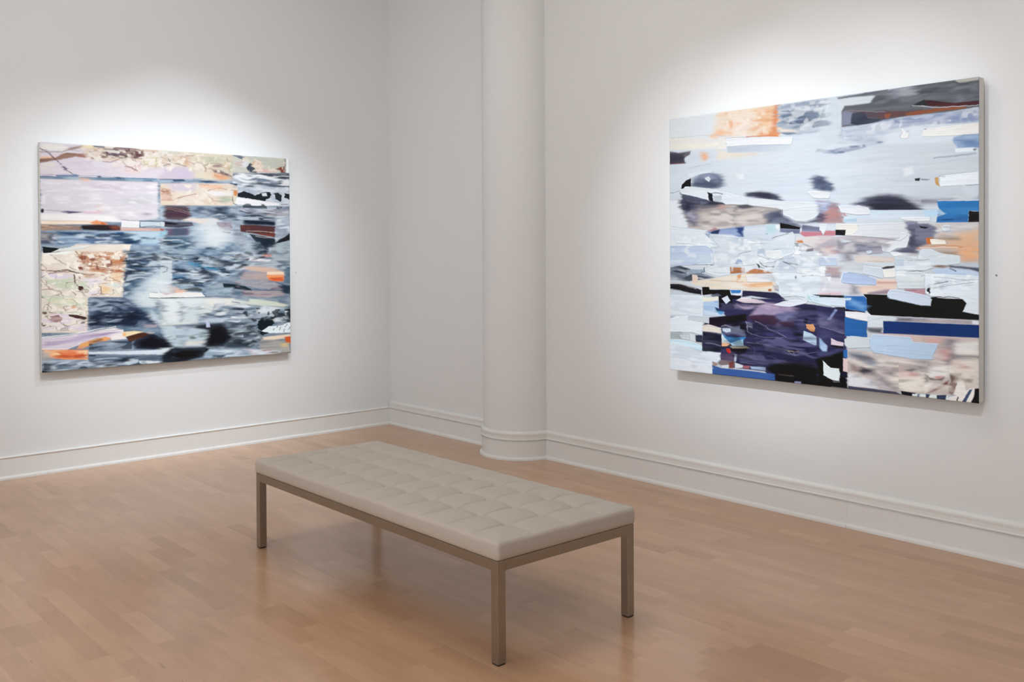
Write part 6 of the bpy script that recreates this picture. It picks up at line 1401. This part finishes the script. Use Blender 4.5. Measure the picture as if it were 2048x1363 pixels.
[1,131,104,84,-1,-1,-1,2.3,2.1,0,0,324,1276,451,1280,574,1286],
[1,161,173,185,-1,-1,-1,1.8,2.2,0,0,1607,1186,1723,1185,1853,1151,1903,1142],
[1,154,166,177,-1,-1,-1,1.8,2.2,0,0,1373,1210,1446,1232,1487,1243],
[1,158,169,181,-1,-1,-1,1.8,2.2,0,0,1689,1070,1682,1115],
[1,153,164,175,-1,-1,-1,1.8,2.2,0,0,1477,1063,1527,1070,1567,1043],
[1,147,157,167,-1,-1,-1,1.8,2.2,0,0,1235,797,1337,818,1410,817],
[1,152,162,173,-1,-1,-1,1.8,2.2,0,0,1363,961,1477,977,1587,996,1631,957],
[1,160,173,184,-1,-1,-1,1.8,2.2,0,0,1572,1306,1718,1303],
[1,144,157,172,-1,-1,-1,2.3,2.2,0,0,1770,1227,1862,1233,1952,1248],
[1,145,158,173,-1,-1,-1,2.3,2.2,0,0,1760,1299,1862,1274,1974,1256],
[1,100,113,128,-1,-1,-1,2.3,3.4,0,0,1770,1268,1807,1262,1844,1254],
[1,157,169,183,-1,-1,-1,1.8,2.4,0,0,2,1562,155,1556,269,1559],
[1,159,171,185,-1,-1,-1,1.8,2.4,0,0,178,1687,269,1707],
[1,160,173,187,-1,-1,-1,1.8,2.4,0,0,177,1804,265,1831,402,1829],
[1,161,173,188,-1,-1,-1,1.8,2.4,0,0,406,1878,380,1907,341,1899],
[1,155,166,179,-1,-1,-1,1.8,2.4,0,0,269,1626,410,1639],
[1,153,164,178,-1,-1,-1,1.8,2.4,0,0,417,1638,482,1663],
[1,178,177,199,-1,-1,-1,4.6,3.1,0,0,417,1624,453,1614,496,1626],
[0,5,5,5,-1,-1,-1,13.8,0,0,0,453,1549,595,1528,595,1563,467,1599],
[0,5,5,5,-1,-1,-1,32.2,0,0,0,764,1880,928,1843,1053,1852,1084,1929,797,1959],
[1,152,149,181,-1,-1,-1,2.3,1.8,0,0,664,1570,704,1585,765,1626,818,1640,883,1673],
[1,139,136,173,-1,-1,-1,2.3,1.8,0,0,636,1667,731,1688,863,1678],
[1,165,187,209,-1,-1,-1,1.8,2.6,0,0,1411,1702,1429,1736,1536,1746,1651,1757,1757,1751],
[1,160,180,201,-1,-1,-1,1.8,2.6,0,0,1258,1697,1281,1720,1412,1704],
[1,158,177,198,-1,-1,-1,1.8,2.6,0,0,1512,1356,1524,1372,1696,1409,1749,1410],
]

def mat_paint():
    m, nt, b = new_mat('oil_paint')
    at = N(nt, 'ShaderNodeAttribute'); at.attribute_name = 'paint'
    L(nt, at.outputs['Color'], b.inputs['Base Color'])
    b.inputs['Roughness'].default_value = .5; b.inputs['Specular IOR Level'].default_value = .2
    return m
M_paint = mat_paint()
def painting(W, Hh, T, loc, rz, label, data, NX, NY, seed, DAB, relief):
    """origin: lower left corner at the back of the stretcher; local x along the canvas, -y towards the room"""
    e = empty('painting', loc, rz); tag(e, label, 'painting')
    img, hgt = paint(data, NX, NY, seed, DAB)
    x = np.linspace(0, W, NX); z = np.linspace(Hh, 0, NY)
    Xg, Zg = np.meshgrid(x, z)
    edge = np.minimum(np.minimum(Xg, W - Xg), np.minimum(Zg, Hh - Zg))
    Yg = -T - relief * hgt + .003 * np.exp(-edge / .0022)
    co = np.stack([Xg, Yg, Zg], -1).reshape(-1, 3)
    idx = np.arange(NX * NY).reshape(NY, NX)
    q = np.stack([idx[:-1, :-1], idx[1:, :-1], idx[1:, 1:], idx[:-1, 1:]], -1).reshape(-1, 4)
    ring = np.concatenate([idx[0, :], idx[1:, -1], idx[-1, -2::-1], idx[-2:0:-1, 0]])
    back = co[ring].copy(); back[:, 1] = -T + .004
    n0 = len(co); m = len(ring); co = np.concatenate([co, back]); r2 = np.arange(m)
    q2 = np.stack([ring, ring[(r2 + 1) % m], n0 + (r2 + 1) % m, n0 + r2], -1)
    q = np.concatenate([q, q2])
    me = bpy.data.meshes.new('canvas'); me.vertices.add(len(co)); me.vertices.foreach_set('co', co.ravel())
    me.loops.add(q.size); me.loops.foreach_set('vertex_index', q.ravel().astype(np.int32))
    me.polygons.add(len(q)); me.polygons.foreach_set('loop_start', np.arange(0, q.size, 4, dtype=np.int32))
    me.polygons.foreach_set('use_smooth', np.ones(len(q), bool))
    me.update(calc_edges=True)
    col = np.ones((len(co), 4), np.float32); flat = img.reshape(-1, 3); col[:n0, :3] = flat; col[n0:, :3] = .62
    ca = me.color_attributes.new('paint', 'FLOAT_COLOR', 'POINT'); ca.data.foreach_set('color', col.ravel())
    link('canvas', me, M_paint, e)
    box('stretcher_edge', (.0008, W - .0008, -T + .0035, 0, .0008, Hh - .0008), M_edge, e, bev=.003, seg=3)
    return e
painting(1.8823, 1.5732, .042, (1.9245, YL - .0178, .7053), 0,
         'abstract canvas of lilac, cream branches and slate blue streaks, on the left wall', LEFT_STROKES, 640, 540, 5, .85, .0020)
painting(1.8925, 1.571, .0607, (XR - .03, 3.8649, .7673), -math.pi / 2,
         'abstract canvas of white strokes, black and navy blocks, on the right wall', RIGHT_STROKES, 760, 680, 3, .55, .0028)

# ------------------------------------------------------------------ small pins left in the wall beside each painting
def pin(loc, rz, r, label):
    bm = bmesh.new()
    prof = [(0, 0), (r * .45, 0), (r * .45, .004), (r, .0045), (r, .0062), (r * .7, .0072), (0, .0074)]
    n = 20; rings = []
    for rr, h in prof[1:-1]:
        rings.append([bm.verts.new((rr * math.cos(2 * math.pi * k / n), -h, rr * math.sin(2 * math.pi * k / n))) for k in range(n)])
    for a, b in zip(rings, rings[1:]):
        for k in range(n): bm.faces.new((a[k], a[(k + 1) % n], b[(k + 1) % n], b[k]))
    bm.faces.new(rings[0]); bm.faces.new(rings[-1])
    o = link('wall_pin', mesh_of(bm, 'wall_pin'), M_pin); o.location = loc; o.rotation_euler = (0, 0, rz)
    tag(o, label, 'pin'); return o
pin((XR + .001, 1.926, 1.384), -math.pi / 2, .0034, 'tiny dark pin in the white wall just right of the large blue and white canvas')
pin((3.889, YL + .001, 1.3556), 0, .0026, 'tiny grey pin in the white wall just right of the lilac and slate canvas')
